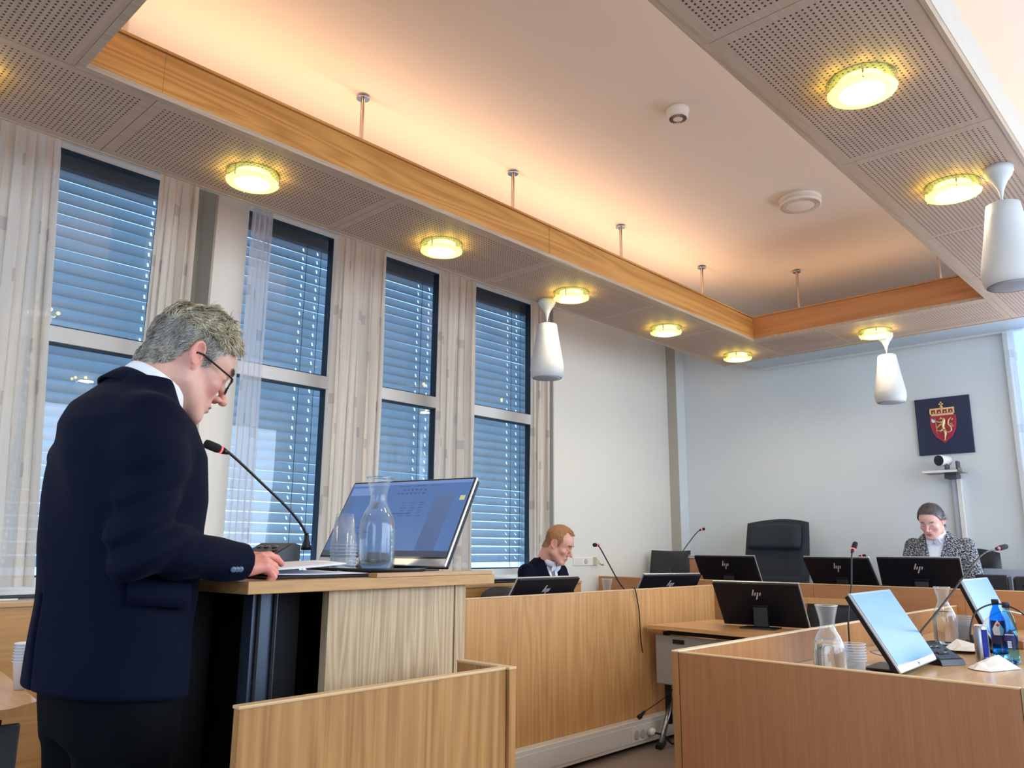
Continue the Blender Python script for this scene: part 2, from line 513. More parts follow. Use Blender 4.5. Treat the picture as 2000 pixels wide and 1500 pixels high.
# back window at the right end
m = MB(); 
for a, b in ((-1.375, -1.34), (-.1, 0), (1.22, 1.3)): m.box(a, b, 7.52, 7.58, .95, 3.1)
m.box(-1.36, 1.3, 7.52, 7.58, .95, 1.02); m.box(-1.36, 1.3, 7.52, 7.58, 3.03, 3.1)
w5 = struct(m.build('window_5', M_frame))
MB().box(-1.34, 1.22, 7.545, 7.551, 1.02, 3.03).build('window_pane', M_pane, w5)
m = MB()
for a, b in ((-3.4, -3.32), (-1.05, -.95), (1.32, 1.4)): m.box(a, b, -2.18, -2.12, .95, 3.1)
m.box(-3.4, 1.4, -2.18, -2.12, .95, 1.02); m.box(-3.4, 1.4, -2.18, -2.12, 3.03, 3.1)
w8 = struct(m.build('window_8', M_frame))  # unseen window, added behind the rear fill light
MB().box(-3.4, 1.4, -2.151, -2.145, .95, 3.1).build('window_pane', M_pane, w8)
for n, (y0, y1) in enumerate(((.9, 3.7), (4.1, 6.9))):  # unseen windows of the right wall, added for daylight fill
    m = MB()
    for a, b in ((y0, y0 + .08), ((y0 + y1) / 2 - .05, (y0 + y1) / 2 + .05), (y1 - .08, y1)): m.box(2.12, 2.18, a, b, .95, 3.1)
    m.box(2.12, 2.18, y0, y1, .95, 1.02); m.box(2.12, 2.18, y0, y1, 3.03, 3.1)
    w = struct(m.build('window_%d' % (6 + n), M_frame))
    MB().box(2.145, 2.151, y0, y1, .95, 3.1).build('window_pane', M_pane, w)

# ------------------------------------------------------------------ curtains
M_curt = cloth_sheer('curtain_cream_woven', sr(240, 229, 214), .06)
M_sheer = cloth_sheer('curtain_sheer_white', sr(226, 232, 242), .42)


def curtain(y0, y1, z0, z1, folds, label, mat, x=-4.46, amp=.035, flare=0.0, tilt=0.0, axis='y', group='window curtains', seed=0):
    rnd = random.Random(seed * 7 + folds)
    n = folds * 14; rows = 40
    ph = [rnd.uniform(0, 6) for _ in range(4)]
    vs = []; uvs = []
    for j in range(rows + 1):
        t = j / rows; z = z1 + (z0 - z1) * t
        for i in range(n + 1):
            u = i / n
            am = amp * (.55 + .45 * t) * (.75 + .4 * sin(3.1 * u * folds / 2 + ph[0]))
            o = am * sin(2 * pi * folds * u + .9 * sin(2.3 * u * 4 + ph[1]) + .25 * sin(5 * t + ph[2])) + .006 * sin(2 * pi * folds * 2.3 * u + 7 * t + ph[3])
            if t < .03: o *= .6
            yc = (y0 + y1) / 2; wd = (y1 - y0) * (1 + flare * t)
            y = yc + (u - .5) * wd + tilt * t + .012 * sin(4 * pi * folds * u)
            vs.append((x + o, y, z) if axis == 'y' else (y, x + o, z)); uvs.append((u * (y1 - y0) * 2.2, (1 - t) * (z1 - z0)))
    W_ = n + 1
    fs = [(j * W_ + i, j * W_ + i + 1, (j + 1) * W_ + i + 1, (j + 1) * W_ + i) for j in range(rows) for i in range(n)]
    b = MB(); b.add(vs, fs, True)
    o = b.build('curtain', mat)
    uvl = o.data.uv_layers.new(name='UVMap')
    for lp in o.data.loops: uvl.data[lp.index].uv = uvs[lp.vertex_index]
    tag(o, label, 'curtain', group)
    return o


curtain(.46, .93, 1.02, 3.34, 5, 'cream curtain bunched at the far left edge of the photo', M_curt, seed=1, x=-4.47)
curtain(.88, 1.15, 1.00, 3.33, 3, 'cream patterned curtain left of the leftmost blind, behind the man', M_curt, seed=2, flare=.25, tilt=.10, x=-4.40)
curtain(1.70, 1.93, 1.00, 3.335, 3, 'cream curtain right of the leftmost blind, above the grey-haired head', M_curt, seed=3, x=-4.44)
curtain(2.33, 2.475, 1.0, 3.40, 2, 'narrow sheer strip of curtain beside the white pier', M_sheer, seed=4, amp=.012, x=-4.52, flare=.2)
curtain(2.95, 3.37, 1.0, 3.335, 5, 'cream patterned curtain between the second and third windows', M_curt, seed=5, x=-4.46)
curtain(3.89, 4.30, 1.0, 3.335, 5, 'cream patterned curtain between the third window and the last one', M_curt, seed=6, x=-4.46)
curtain(4.99, 5.23, 1.0, 3.335, 4, 'cream curtain at the corner pier, behind the seated man', M_curt, seed=8, x=-4.48)
curtain(-1.365, -.72, 1.0, 3.08, 4, 'pale sheer curtain in the back window at the right edge', M_sheer, seed=9, x=7.40, axis='x', amp=.03)
MB().box(-4.50, -4.42, .3, 5.40, 3.345, 3.37).build('curtain_rail', M_frame)
tag(bpy.data.objects['curtain_rail'], 'white curtain rail running above all the left windows', 'curtain rail')

# ------------------------------------------------------------------ suspended acoustic frame
SZ, ST = 2.91, 3.115


def perf_mat(name, wx, wy, c1, c2, grain):
    m = wood(name, c1, c2, grain, .8, rough=.6, figure=.25)
    nt = m.node_tree; p = nt.nodes['Principled BSDF']
    src = p.inputs['Base Color'].links[0].from_socket
    tc = nd(nt, 'ShaderNodeTexCoord'); sp = nd(nt, 'ShaderNodeSeparateXYZ'); nt.links.new(tc.outputs['Object'], sp.inputs[0])

    def M(op, a, b=None, c=None):
        n = nd(nt, 'ShaderNodeMath', op=op)
        for i, v in enumerate((a, b, c)):
            if v is None: continue
            if isinstance(v, (int, float)): n.inputs[i].default_value = v
            else: nt.links.new(v, n.inputs[i])
        return n.outputs[0]
    P = .020
    # holes on a 20 mm grid, a plain margin round each board
    ds = []
    for k, wdt in ((0, wx), (1, wy)):
        c = sp.outputs[k]
        q = M('SUBTRACT', M('FLOORED_MODULO', M('ADD', c, 100 * P), P), P / 2)
        ds.append(M('MULTIPLY', q, q))
        nh = int((wdt / 2 - .022) / P)
        ds.append(M('LESS_THAN', M('ABSOLUTE', c), nh * P))
    r2 = M('ADD', ds[0], ds[2])
    hole = M('MULTIPLY', M('LESS_THAN', r2, .0043 ** 2), M('MULTIPLY', ds[1], ds[3]))
    mx = nd(nt, 'ShaderNodeMix', data_type='RGBA'); mx.inputs[7].default_value = (.012, .006, .006, 1)
    nt.links.new(hole, mx.inputs[0]); nt.links.new(src, mx.inputs[6]); nt.links.new(mx.outputs[2], p.inputs['Base Color'])
    return m


PC1, PC2 = sr(196, 170, 150), sr(172, 144, 124)
M_perf_y = perf_mat('perforated_board_long', .60, 1.196, PC1, PC2, 'y')
M_perf_x = perf_mat('perforated_board_cross', 1.196, .60, PC1, PC2, 'x')
M_edge = wood('board_edge_pale', sr(190, 165, 140), sr(160, 135, 112), 'y', 1.5)
FW1, FW2 = sr(204, 146, 76), sr(166, 106, 46)
M_fy = wood('fascia_oak_along', FW1, FW2, 'y', .55, rough=.38, figure=.8, bands=12)
M_fx = wood('fascia_oak_across', sr(196, 132, 76), sr(168, 104, 56), 'x', .55, rough=.38, figure=.6)
M_cream = plain('fascia_outer_cream', sr(196, 184, 170), .6)

raft = thing('suspended_ceiling_frame', 'rectangular perforated wood ceiling raft with oak inner fascias, hung round the open ceiling field', 'suspended ceiling', (-2.06, 3.4, SZ))


def panel(x0, x1, y0, y1, mat, name='perforated_panel'):
    g = .0015
    m = MB(); m.box(x0 + g, x1 - g, y0 + g, y1 - g, SZ, SZ + .016)
    return m.build(name, mat, raft, loc=((x0 + x1) / 2, (y0 + y1) / 2, SZ))


y = -1.313
YE = 6.70
ys = [-1.33 + 1.2 * k for k in range(8)]
ys = [y0 for y0 in ys]                        # seams at -.13, 1.087 ...
seam = [-1.33, -.113, 1.087, 2.287, 3.487, 4.687, 5.50, 6.70]
for a, b in zip(seam[:-1], seam[1:]):
    panel(-3.548, -2.948, a, b, M_perf_y)
seamr = [-1.33, -.17, 1.03, 2.23, 3.43, 4.63, 5.50, 6.70]
for a, b in zip(seamr[:-1], seamr[1:]):
    panel(-1.183, -.583, a, b, M_perf_y)
for a, b in ((-2.948, -2.37), (-2.37, -1.183)):
    panel(a, b, 6.06, 6.70, M_perf_x)
    panel(a, b, .20, .785, M_perf_x); panel(a, b, -.45, .20, M_perf_x)
# edge strips
m = MB()
m.box(-2.948, -2.92, .785, 6.06, SZ - .002, SZ + .02); m.box(-1.213, -1.183, .785, 6.06, SZ - .002, SZ + .02)
m.box(-2.92, -1.213, 6.03, 6.06, SZ - .002, SZ + .02); m.box(-2.92, -1.213, .785, .814, SZ - .002, SZ + .02)
m.box(-3.563, -3.548, -1.4, 6.715, SZ - .003, SZ + .03); m.box(-.583, -.568, -1.4, 6.715, SZ - .003, SZ + .03); m.box(-3.563, -.568, 6.70, 6.715, SZ - .003, SZ + .03)
m.build('edge_strip', M_edge, raft)
# inner fascias
ZF = ST - .016
for y0, y1 in ((.79, 1.09), (1.09, 3.41), (3.413, 6.03)):
    MB().box(-2.938, -2.92, y0 + .001, y1, SZ + .0205, ZF).build('fascia_board', M_fy, raft)
    MB().box(-2.946, -2.912, y0 + .001, y1, ZF + .004, ST).build('fascia_cap', M_fy, raft)
MB().box(-1.213, -1.195, .79, 6.06, SZ + .0205, ZF).build('fascia_board', M_fy, raft)
MB().box(-1.221, -1.187, .79, 6.06, ZF + .004, ST).build('fascia_cap', M_fy, raft)
MB().box(-2.92, -1.213, 6.03, 6.048, SZ + .0205, ZF).build('fascia_board', M_fx, raft)
MB().box(-2.912, -1.221, 6.022, 6.056, ZF + .004, ST).build('fascia_cap', M_fx, raft)
MB().box(-2.92, -1.213, .796, .814, SZ + .0205, ZF).build('fascia_board', M_fx, raft)
# outer fascias
for q in ((-3.563, -3.548, -1.4, 6.715), (-.583, -.565, -1.4, 6.715), (-3.563, -.568, 6.70, 6.715)):
    MB().box(*q, SZ + .03, ST).build('outer_fascia', M_cream, raft)
# rods
M_chrome = plain('chrome', sr(215, 218, 222), .15, 1)
M_rod = plain('rod_brushed_steel', sr(205, 190, 180), .3, .8)
rods = [(-3.2, yy) for yy in (1.02, 2.22, 3.385, 4.55, 5.72)] + [(-2.65, 6.35), (-1.55, 6.35)] + [(-.9, yy) for yy in (.9, 2.1, 3.3, 4.5, 5.7)]
for x, yv in rods:
    r = MB().tube([(x, yv, SZ + .02), (x, yv, CZ - .004)], .011, 12).build('suspension_rod', M_rod, raft)
    MB().lathe([(.034, 0), (.034, .006), (.016, .010), (.016, .02)], (x, yv, CZ - .02), 20).build('rod_flange', M_chrome, r)

# white boxed pipes above the raft at the upper left
MB().tube([(-3.42, 1.02, ST - .2), (-3.42, 1.02, CZ)], .035, 16).build('ceiling_pipe', M_frame)
tag(bpy.data.objects['ceiling_pipe'], 'white vertical pipe between the ceiling raft and the ceiling, top left', 'pipe')

# ------------------------------------------------------------------ round ceiling lamps
M_diff = emis('lamp_diffuser_glow', (.82, .86, .40), .85)
M_core = emis('lamp_bulb_glow', (1.0, .97, .80), 26)
M_mount = emis('lamp_housing_lit', (1.0, .96, .72), 1.1)
M_side = emis('lamp_side_glow', (1.0, .80, .22), 7)
M_dkrim = plain('lamp_rim_dark', sr(70, 70, 50), .4)
M_lglass = glass('lamp_glass_green_edge', (.90, 1, .80, 1), rough=.05, thin=True, ior=1.5, edge=.18)


def lamp(x, y, label):
    t = thing('ceiling_lamp', label, 'lamp', (x, y, SZ - .05), 'round glass lamps under the wooden raft')
    MB().lathe([(.080, -.030), (.080, 0)], (x, y, SZ), 32).build('mounting_ring', M_mount, t)
    MB().lathe([(.001, -.052), (.105, -.052), (.117, -.048), (.120, -.045), (.117, -.042), (.105, -.040), (.001, -.040)], (x, y, SZ), 40).build('diffuser', M_diff, t)
    MB().lathe([(.001, -.0535), (.078, -.0535), (.078, -.0525)], (x, y, SZ), 32).build('bright_core', M_core, t)
    MB().lathe([(.121, -.050), (.121, -.004), (.119, -.004), (.119, -.050)], (x, y, SZ), 40, cap0=False, cap1=False).build('glass_ring', M_lglass, t)
    MB().tube([(x + .1215 * cos(a), y + .1215 * sin(a), SZ - .003) for a in [2 * pi * q / 40 for q in range(40)]], .0014, 5, closed=True).build('rim_line', M_dkrim, t)
    for k in range(3):
        a = k * 2 * pi / 3 + .9
        MB().box(-.003, .003, -.002, .003, SZ - .054, SZ, M=Matrix.Translation((x + .119 * cos(a), y + .119 * sin(a), 0))).build('clip', M_chrome, t)
    l = bpy.data.lights.new('lamp_light', 'SPOT'); l.energy = 13; l.color = (1, .80, .50); l.shadow_soft_size = .1; l.spot_size = radians(165); l.spot_blend = .6
    o = bpy.data.objects.new('lamp_light', l); COL.objects.link(o); o.location = (0, 0, -.03); o.parent = t
    for k in range(8):                      # light leaking sideways between glass and board
        a = k * pi / 4 + pi / 8
        l2 = bpy.data.lights.new('lamp_side_light', 'POINT'); l2.energy = .115; l2.color = (1, .66, .10); l2.shadow_soft_size = .015
        o2 = bpy.data.objects.new('lamp_side_light', l2); COL.objects.link(o2); o2.location = (.134 * cos(a), .134 * sin(a), .012); o2.parent = t
    return t


LX = -3.245
for yy, lb in ((.47, 'round glass ceiling lamp cut by the left edge of the photo'),
               (1.66, 'round ceiling lamp largest on the window side, above the standing man'),
               (2.84, 'round ceiling lamp second along the window side, above the third window'),
               (4.02, 'round ceiling lamp beside the white pendant speaker on the window side'),
               (5.20, 'round ceiling lamp between the window-side speaker and the raft corner'),
               (6.37, 'round ceiling lamp at the far left corner of the raft')):
    lamp(LX, yy, lb)
lamp(-2.06, 6.37, 'round ceiling lamp above the pendant speaker in front of the plaque wall')
lamp(-.88, 2.81, 'largest round ceiling lamp, on the right-hand arm of the raft')
lamp(-.88, 3.98, 'round ceiling lamp beside the large speaker at the right edge')
lamp(-.88, 1.63, 'round ceiling lamp of the right-hand arm nearest the camera')

# ------------------------------------------------------------------ pendant loudspeakers
M_spk = plain('speaker_white_plastic', sr(196, 197, 197), .5, noise=.01)
M_grille = plain('speaker_grille_grey', sr(168, 172, 186), .6, noise=.05, nscale=400)


def speaker(x, y, label):
    t = thing('pendant_speaker', label, 'speaker', (x, y, 2.35), 'white pendant loudspeakers')
    MB().lathe([(.060, 0), (.060, -.022), (.052, -.040), (.030, -.070), (.014, -.105), (.006, -.140), (.0035, -.158)], (x, y, SZ), 32).build('canopy', M_spk, t)
    MB().tube([(x, y, SZ - .15), (x, y, SZ - .185)], .003, 8).build('cable', M_spk, t)
    MB().lathe([(.001, -.178), (.060, -.178), (.068, -.182), (.078, -.25), (.092, -.34), (.108, -.43), (.1155, -.475), (.117, -.50), (.114, -.53), (.107, -.556), (.100, -.562)], (x, y, SZ), 48, cap1=False).build('speaker_body', M_spk, t)
    MB().lathe([(.101, -.560), (.07, -.566), (.001, -.568)], (x, y, SZ), 48).build('grille', M_grille, t)
    return t


speaker(-3.483, 4.043, 'white vase-shaped pendant speaker in front of the last left window')
speaker(-2.04, 6.53, 'white vase-shaped pendant speaker in front of the back wall, left of the crest')
speaker(-.677, 3.93, 'large white vase-shaped pendant speaker cut by the right edge')

# ------------------------------------------------------------------ ceiling devices
M_plastic = plain('detector_white_plastic', sr(226, 216, 204), .5)
M_dark = plain('dark_slot', sr(110, 98, 90), .7)
t = thing('smoke_detector', 'small round white smoke detector on the ceiling', 'smoke detector', (-2.04, 3.46, CZ - .07))
MB().lathe([(.062, 0), (.062, -.018), (.056, -.03), (.056, -.045), (.05, -.055), (.022, -.062), (.001, -.062)], (-2.04, 3.46, CZ), 36).build('housing', M_plastic, t)
m = MB()
for k in range(28):
    a = 2 * pi * k / 28
    m.box(.026, .047, -.0013, .0013, CZ - .0622, CZ - .0535, M=Matrix.Translation((-2.04, 3.46, 0)) @ Matrix.Rotation(a, 4, 'Z'))
m.build('sensor_slots', M_dark, t)
t = thing('ceiling_vent', 'large round white air valve with concentric rings on the ceiling', 'air vent', (-2.03, 5.0, CZ - .07))
MB().lathe([(.138, 0), (.138, -.012), (.125, -.014), (.12, -.03)], (-2.03, 5.0, CZ), 48).build('collar', M_plastic, t)
m = MB().lathe([(.11, -.030), (.138, -.034), (.138, -.048), (.132, -.052), (.10, -.055), (.094, -.052), (.088, -.055), (.001, -.056)], (-2.03, 5.0, CZ), 48); m.build('cover_disc', M_plastic, t)
m = MB()
for k in range(64):
    a = 2 * pi * k / 64
    m.box(.094, .128, -.0012, .0012, CZ - .0560, CZ - .0500, M=Matrix.Translation((-2.03, 5.0, 0)) @ Matrix.Rotation(a, 4, 'Z'))
m.build('vent_slots', plain('vent_slot_grey', sr(190, 176, 164), .7), t)
# air-conditioning cassette along the back wall
M_ac = plain('ac_white_panel', sr(206, 212, 216), .4, noise=.02)
t = thing('ceiling_air_cassette', 'long pale grey air panel between the raft and the back wall', 'air conditioner', (-1.9, 7.2, 3.0))
MB().box(-3.56, .4, 6.76, 7.49, 3.006, 3.12).build('casing', M_ac, t)
MB().box(-3.56, .4, 7.43, 7.49, 2.995, 3.006).build('trim_lip', M_frame, t)
MB().box(-3.56, .4, 6.80, 7.40, 2.999, 3.004).build('intake_panel', plain('ac_panel_grey', sr(182, 192, 200), .45), t)
# ------------------------------------------------------------------ furniture
PANELW = wood('oak_panel_fine', sr(216, 166, 106), sr(182, 124, 68), 'z', .8, rough=.40, figure=.5, bands=9)
PANELB = wood('beech_panel_reddish', sr(186, 128, 82), sr(162, 104, 62), 'z', 1.0, rough=.42, figure=.28)
PANELX = wood('beech_panel_horizontal', sr(190, 136, 88), sr(168, 112, 68), 'x', 1.0, rough=.42, figure=.22)
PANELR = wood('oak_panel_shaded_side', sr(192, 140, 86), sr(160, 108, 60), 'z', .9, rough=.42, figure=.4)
EDGE = wood('panel_edge_light', sr(226, 192, 146), sr(206, 166, 116), 'y', 1.0, rough=.4, figure=.2)
TOPW = wood('desktop_beech', sr(216, 176, 130), sr(196, 152, 104), 'y', .9, rough=.22, figure=.3)
TOPX = wood('desktop_beech_across', sr(214, 168, 116), sr(192, 142, 92), 'x', .9, rough=.25, figure=.3)
ASH = wood('lectern_ash_panel', sr(208, 180, 140), sr(150, 118, 82), 'z', 1.3, rough=.45, figure=.6, bands=12)
M_grey = plain('grey_metal_panel', sr(150, 146, 138), .45, noise=.03)
M_dgrey = plain('dark_grey_panel', sr(74, 76, 82), .5, noise=.03)
M_black = plain('black_plastic', sr(20, 21, 24), .35, noise=.1)
M_blackm = plain('black_matte', sr(12, 12, 14), .8, noise=.1)
M_steel = plain('steel_tube', sr(150, 152, 156), .25, .9)
M_white = plain('white_plastic', sr(232, 228, 220), .4, noise=.01)
M_bgrey = plain('lift_column_grey_blue', sr(82, 92, 108), .35, .5)

# --- desk along the window side: front panel, top, raceway
t = thing('side_desk', 'long oak-fronted desk on the window side, where the man with the tie sits', 'desk', (-3.4, 3.9, 0))
for a, b in ((1.75, 2.55), (2.552, 3.53), (3.532, 4.44), (4.442, 5.40)):
    MB().box(-3.075, -3.05, a, b, .16, .938).build('front_panel', PANELW, t)
MB().box(-3.078, -3.047, 1.75, 5.40, .938, .945, b=.002).build('top_edge', EDGE, t)
MB().box(-3.53, -3.076, 1.75, 5.40, .692, .72, b=.004).build('desktop', TOPW, t)
MB().box(-3.075, -3.05, 5.40, 5.425, .16, .945).build('end_panel', PANELW, t)
MB().box(-3.52, -3.08, 5.37, 5.395, 0, .69).build('side_panel', PANELW, t)
MB().box(-3.52, -3.08, 1.76, 1.785, 0, .69).build('side_panel', PANELW, t)
MB().box(-3.09, -3.052, 1.75, 5.40, .0, .16).build('plinth', M_dgrey, t)
# raceway with sockets
t = thing('cable_raceway', 'white skirting cable duct with sockets under the window-side oak panel', 'cable duct', (-3.0, 3.6, 0))
M_race = plain('raceway_white', sr(222, 218, 208), .4, noise=.02)
MB().box(-3.048, -2.985, 1.75, 5.0, .025, .165, b=.004).build('duct_body', M_race, t)
m = MB()
for a, b in ((1.8, 3.0), (3.01, 4.235), (4.50, 4.98)): m.box(-2.985, -2.982, a, b, .045, .140, b=.001)
m.build('duct_cover', M_race, t)
pl = MB().box(-2.985, -2.980, 4.245, 4.49, .047, .138, b=.001).build('socket_plate', M_white, t)
m = MB()
for yv in (4.29, 4.355, 4.42):
    m.lathe([(.001, 0), (.026, 0), (.028, .003), (.024, .004)], (0, 0, 0), 24, M=Matrix.Translation((-2.980, yv, .088)) @ Matrix.Rotation(pi / 2, 4, 'Y'))
m.build('socket', plain('socket_shadow_ring', sr(190, 184, 174), .5), t)
o = MB().lathe([(.001, 0), (.022, 0), (.024, .02), (.018, .035), (.001, .037)], (0, 0, 0), 20, M=Matrix.Translation((-2.976, 4.43, .088)) @ Matrix.Rotation(pi / 2, 4, 'Y')).build('power_plug', M_white)
tag(o, 'white plug in the floor-level duct under the small table', 'plug')
o = MB().tube(spline([(-2.94, 4.43, .085), (-2.90, 4.47, .07), (-2.88, 4.52, .02), (-2.88, 4.58, .012), (-2.86, 4.66, .012)]), .006, 8).build('black_cable', M_blackm)
tag(o, 'black power cord running from the duct plug to the small table leg', 'cable')
o = MB().tube(spline([(-2.80, 4.70, .012), (-2.84, 4.6, .02), (-2.80, 4.55, .012), (-2.86, 4.62, .03), (-2.78, 4.66, .012), (-2.74, 4.6, .012)]), .007, 8).build('cable_bundle', M_blackm)
tag(o, 'black tangle of cable on the floor at the table leg', 'cable')
o = MB().tube(spline([(-3.04, 4.385, .955), (-3.038, 4.40, .93), (-3.035, 4.43, .80), (-3.03, 4.43, .65), (-3.03, 4.45, .55)]), .0035, 8).build('thin_cable', M_blackm)
tag(o, 'thin dark cable hanging over the front of the window-side desk', 'cable')
m = MB().tube(spline([(-2.90, 4.62, .34), (-2.93, 4.50, .27), (-2.965, 4.36, .215)]), .003, 8)
m.tube([(-2.965, 4.36, .215), (-2.972, 4.33, .195)], .009, 10); m.tube([(-2.972, 4.33, .195), (-2.976, 4.31, .185)], .014, 10)
tag(m.build('loose_plug_cable', M_blackm), 'loose black cable end with connector above the white duct', 'cable')

# --- small table with grey modesty panel
t = thing('small_table', 'small beech table with grey modesty panel in front of the judges bench', 'table', (-2.55, 4.8, 0))
MB().prism([(-3.0, 4.47), (-1.90, 4.42), (-1.85, 5.12), (-2.90, 5.17)], 'z', .70, .722).build('tabletop', TOPX, t)
m = MB(); m.bbox(-2.985, -1.95, 4.53, 4.545, .36, .66, .03); m.build('modesty_panel', M_grey, t)
MB().box(-2.85, -2.77, 4.522, 4.531, .615, .64).build('panel_slot', M_blackm, t)
MB().box(-2.90, -1.95, 4.55, 4.60, .665, .70).build('frame_rail', M_blackm, t)
MB().tube([(-2.93, 4.58, .68), (-2.93, 4.58, .12)], .022, 12).build('leg', M_blackm, t)
MB().tube([(-2.90, 4.42, .012), (-2.92, 4.60, .26)], .016, 12).build('foot', M_steel, t)
MB().tube([(-2.90, 4.40, .008), (-2.90, 4.46, .03)], .022, 12).build('foot', M_blackm, t)
MB().tube([(-2.0, 4.75, .68), (-2.0, 4.75, .03)], .022, 12).build('leg', M_blackm, t)
MB().box(-2.03, -1.97, 4.45, 5.05, 0, .03).build('foot', M_steel, t)

# --- judges bench
BY = 6.0
t = thing('judges_bench', 'long raised judges bench with plain beech front across the back of the room', 'bench', (-2.4, 6.3, 0))
for a, b in ((-4.55, -3.56), (-3.558, -2.545), (-2.543, -1.53), (-1.528, -.50), (-.498, .9)):
    MB().box(a, b, BY, BY + .022, 0, .950).build('front_panel', PANELX, t)
MB().box(-4.55, .9, BY - .003, BY + .025, .950, .957, b=.002).build('top_edge', EDGE, t)
MB().box(-4.55, .9, BY + .022, BY + .62, .828, .855, b=.004).build('desktop', TOPX, t)
MB().box(-3.93, -3.60, BY + .03, BY + .30, .856, .985).build('riser_box', PANELX, t)
o = MB().box(-4.55, 1.6, BY + .03, 7.49, 0, .13).build('podium', plain('podium_carpet', sr(90, 84, 80), .9, noise=.2, nscale=120))
struct(o)

# --- right-hand desk
t = thing('counsel_desk', 'oak and beech panelled desk in the right foreground holding screens and bottles', 'desk', (-1.0, 4.2, 0))
RXL, RY0, RZ = -1.60, 2.53, .85
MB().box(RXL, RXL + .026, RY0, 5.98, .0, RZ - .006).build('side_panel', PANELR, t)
MB().box(RXL - .002, RXL + .028, RY0 - .0, 5.98, RZ - .006, RZ, b=.002).build('top_edge', plain('edge_strip_cream', sr(232, 210, 176), .4, noise=.03), t)
MB().box(RXL + .03, -.535, RY0 - .0, RY0 + .022, 0, RZ - .008).build('front_panel', PANELB, t)
MB().box(RXL + .03, -.535, RY0 - .001, RY0 + .023, RZ - .008, RZ - .002, b=.002).build('top_edge', EDGE, t)
MB().box(-.533, -.515, RY0, RY0 + .35, 0, RZ - .002).build('end_panel', ASH, t)
MB().box(RXL + .03, -.55, RY0 + .023, 5.98, .692, .72, b=.003).build('desktop', TOPW, t)
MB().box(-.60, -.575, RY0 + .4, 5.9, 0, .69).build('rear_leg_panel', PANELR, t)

# --- low partition in front of the lectern
t = thing('low_partition', 'low oak partition panel with an upright end post in front of the lectern', 'partition', (-1.5, 1.2, 0))
PR = wood('partition_oak', sr(192, 140, 82), sr(146, 98, 52), 'z', .8, rough=.35, figure=.75, bands=9)
MB().box(-1.50, -1.478, .815, 1.552, 0, .893).build('panel', PR, t)
MB().box(-1.502, -1.476, .812, 1.552, .893, .900, b=.002).build('top_edge', EDGE, t)
MB().box(-1.665, -1.468, 1.554, 1.578, 0, .893).build('return_panel', PR, t)
MB().box(-1.667, -1.466, 1.552, 1.580, .893, .900, b=.002).build('top_edge', EDGE, t)

# --- table at the lower left with grey panel, window bench behind it
t = thing('side_table', 'beech table with dark grey panel at the lower left, behind the man', 'table', (-3.2, .3, 0))
MB().prism([(-3.62, -.6), (-2.80, -.6), (-2.80, .80), (-2.88, .90), (-3.62, .99)], 'z', .692, .72).build('tabletop', TOPX, t)
MB().box(-2.90, -2.88, -.55, .86, .22, .66, b=.006).build('modesty_panel', M_dgrey, t)
MB().box(-3.5, -2.86, -.6, .8, .665, .69).build('frame_rail', M_blackm, t)
for q in ((-3.5, .8), (-2.98, .6), (-3.5, -.5), (-2.98, -.5)):
    MB().tube([(q[0], q[1], 0), (q[0], q[1], .68)], .02, 10).build('leg', M_steel, t)
t = thing('window_bench', 'oak cladding with a pale ledge under the left windows', 'bench', (-4.3, 2.6, 0))
for a, b in ((.3, 1.75), (1.752, 3.2), (3.202, 4.6), (4.602, 5.4)):
    MB().box(-4.30, -4.28, a, b, 0, .915).build('cladding_board', wood('cladding_oak', sr(206, 158, 98), sr(180, 128, 72), 'y', .7, rough=.4, figure=.5), t)
MB().box(-4.53, -4.27, .3, 5.4, .915, .938, b=.003).build('ledge', TOPW, t)
o = MB().tube([(-4.38, 1.06, .944), (-4.36, 1.22, .944)], .0055, 8).build('marker_pen', M_white)
tag(o, 'white pen lying on the window ledge at the left edge', 'pen')

# --- lectern
LZ = 1.122
YAW = math.atan2(.067, .85)
LM = frame((-1.67, .92, 0), YAW)      # local y runs along the lectern edge, local -x away from the camera
t = thing('lectern', 'height-adjustable oak lectern the grey-haired man leans on', 'lectern', (-1.9, 1.3, 0))


def lb(name, mat, *q, b=0, **k): return MB().box(*q, b=b).build(name, mat, t, M=LM, **k)


LT = wood('lectern_top_oak', sr(204, 158, 98), sr(172, 122, 68), 'y', 1.0, rough=.3, figure=.4)
LE = wood('lectern_edge_oak', sr(198, 158, 112), sr(166, 124, 82), 'y', 1.4, rough=.4, figure=.4)
lb('lectern_top', LT, -.62, 0, 0, .852, LZ - .028, LZ, b=.0015)
lb('document_ledge', LE, -.035, -.002, .38, .845, LZ + .0005, LZ + .011, b=.001)
lb('front_panel', ASH, -.055, -.030, .25, .705, .03, LZ - .029)
lb('edge_post', ASH, -.055, -.026, .707, .74, .03, LZ - .029)
lb('inner_panel', M_blackm, -.60, -.585, .05, .74, .10, LZ - .03)
lb('back_panel', ASH, -.60, -.03, .74, .755, .03, LZ - .029)
lb('lift_column', M_bgrey, -.16, -.12, .095, .165, .03, LZ - .029)
m = MB(); m.box(-.118, -.112, .105, .112, .03, LZ - .03); m.box(-.118, -.112, .150, .157, .03, LZ - .03); m.build('column_groove', M_blackm, t, M=LM)
lb('column_cover', M_blackm, -.50, -.14, .17, .245, .03, LZ - .03)
lb('black_panel', M_blackm, -.52, -.30, -.02, .10, .02, LZ - .029)  # plain black panel under the near end of the top
lb('side_post', M_steel, -.53, -.515, -.03, -.02, .02, LZ - .03)
lb('base_plate', M_black, -.6, -.05, .0, .74, 0, .03)


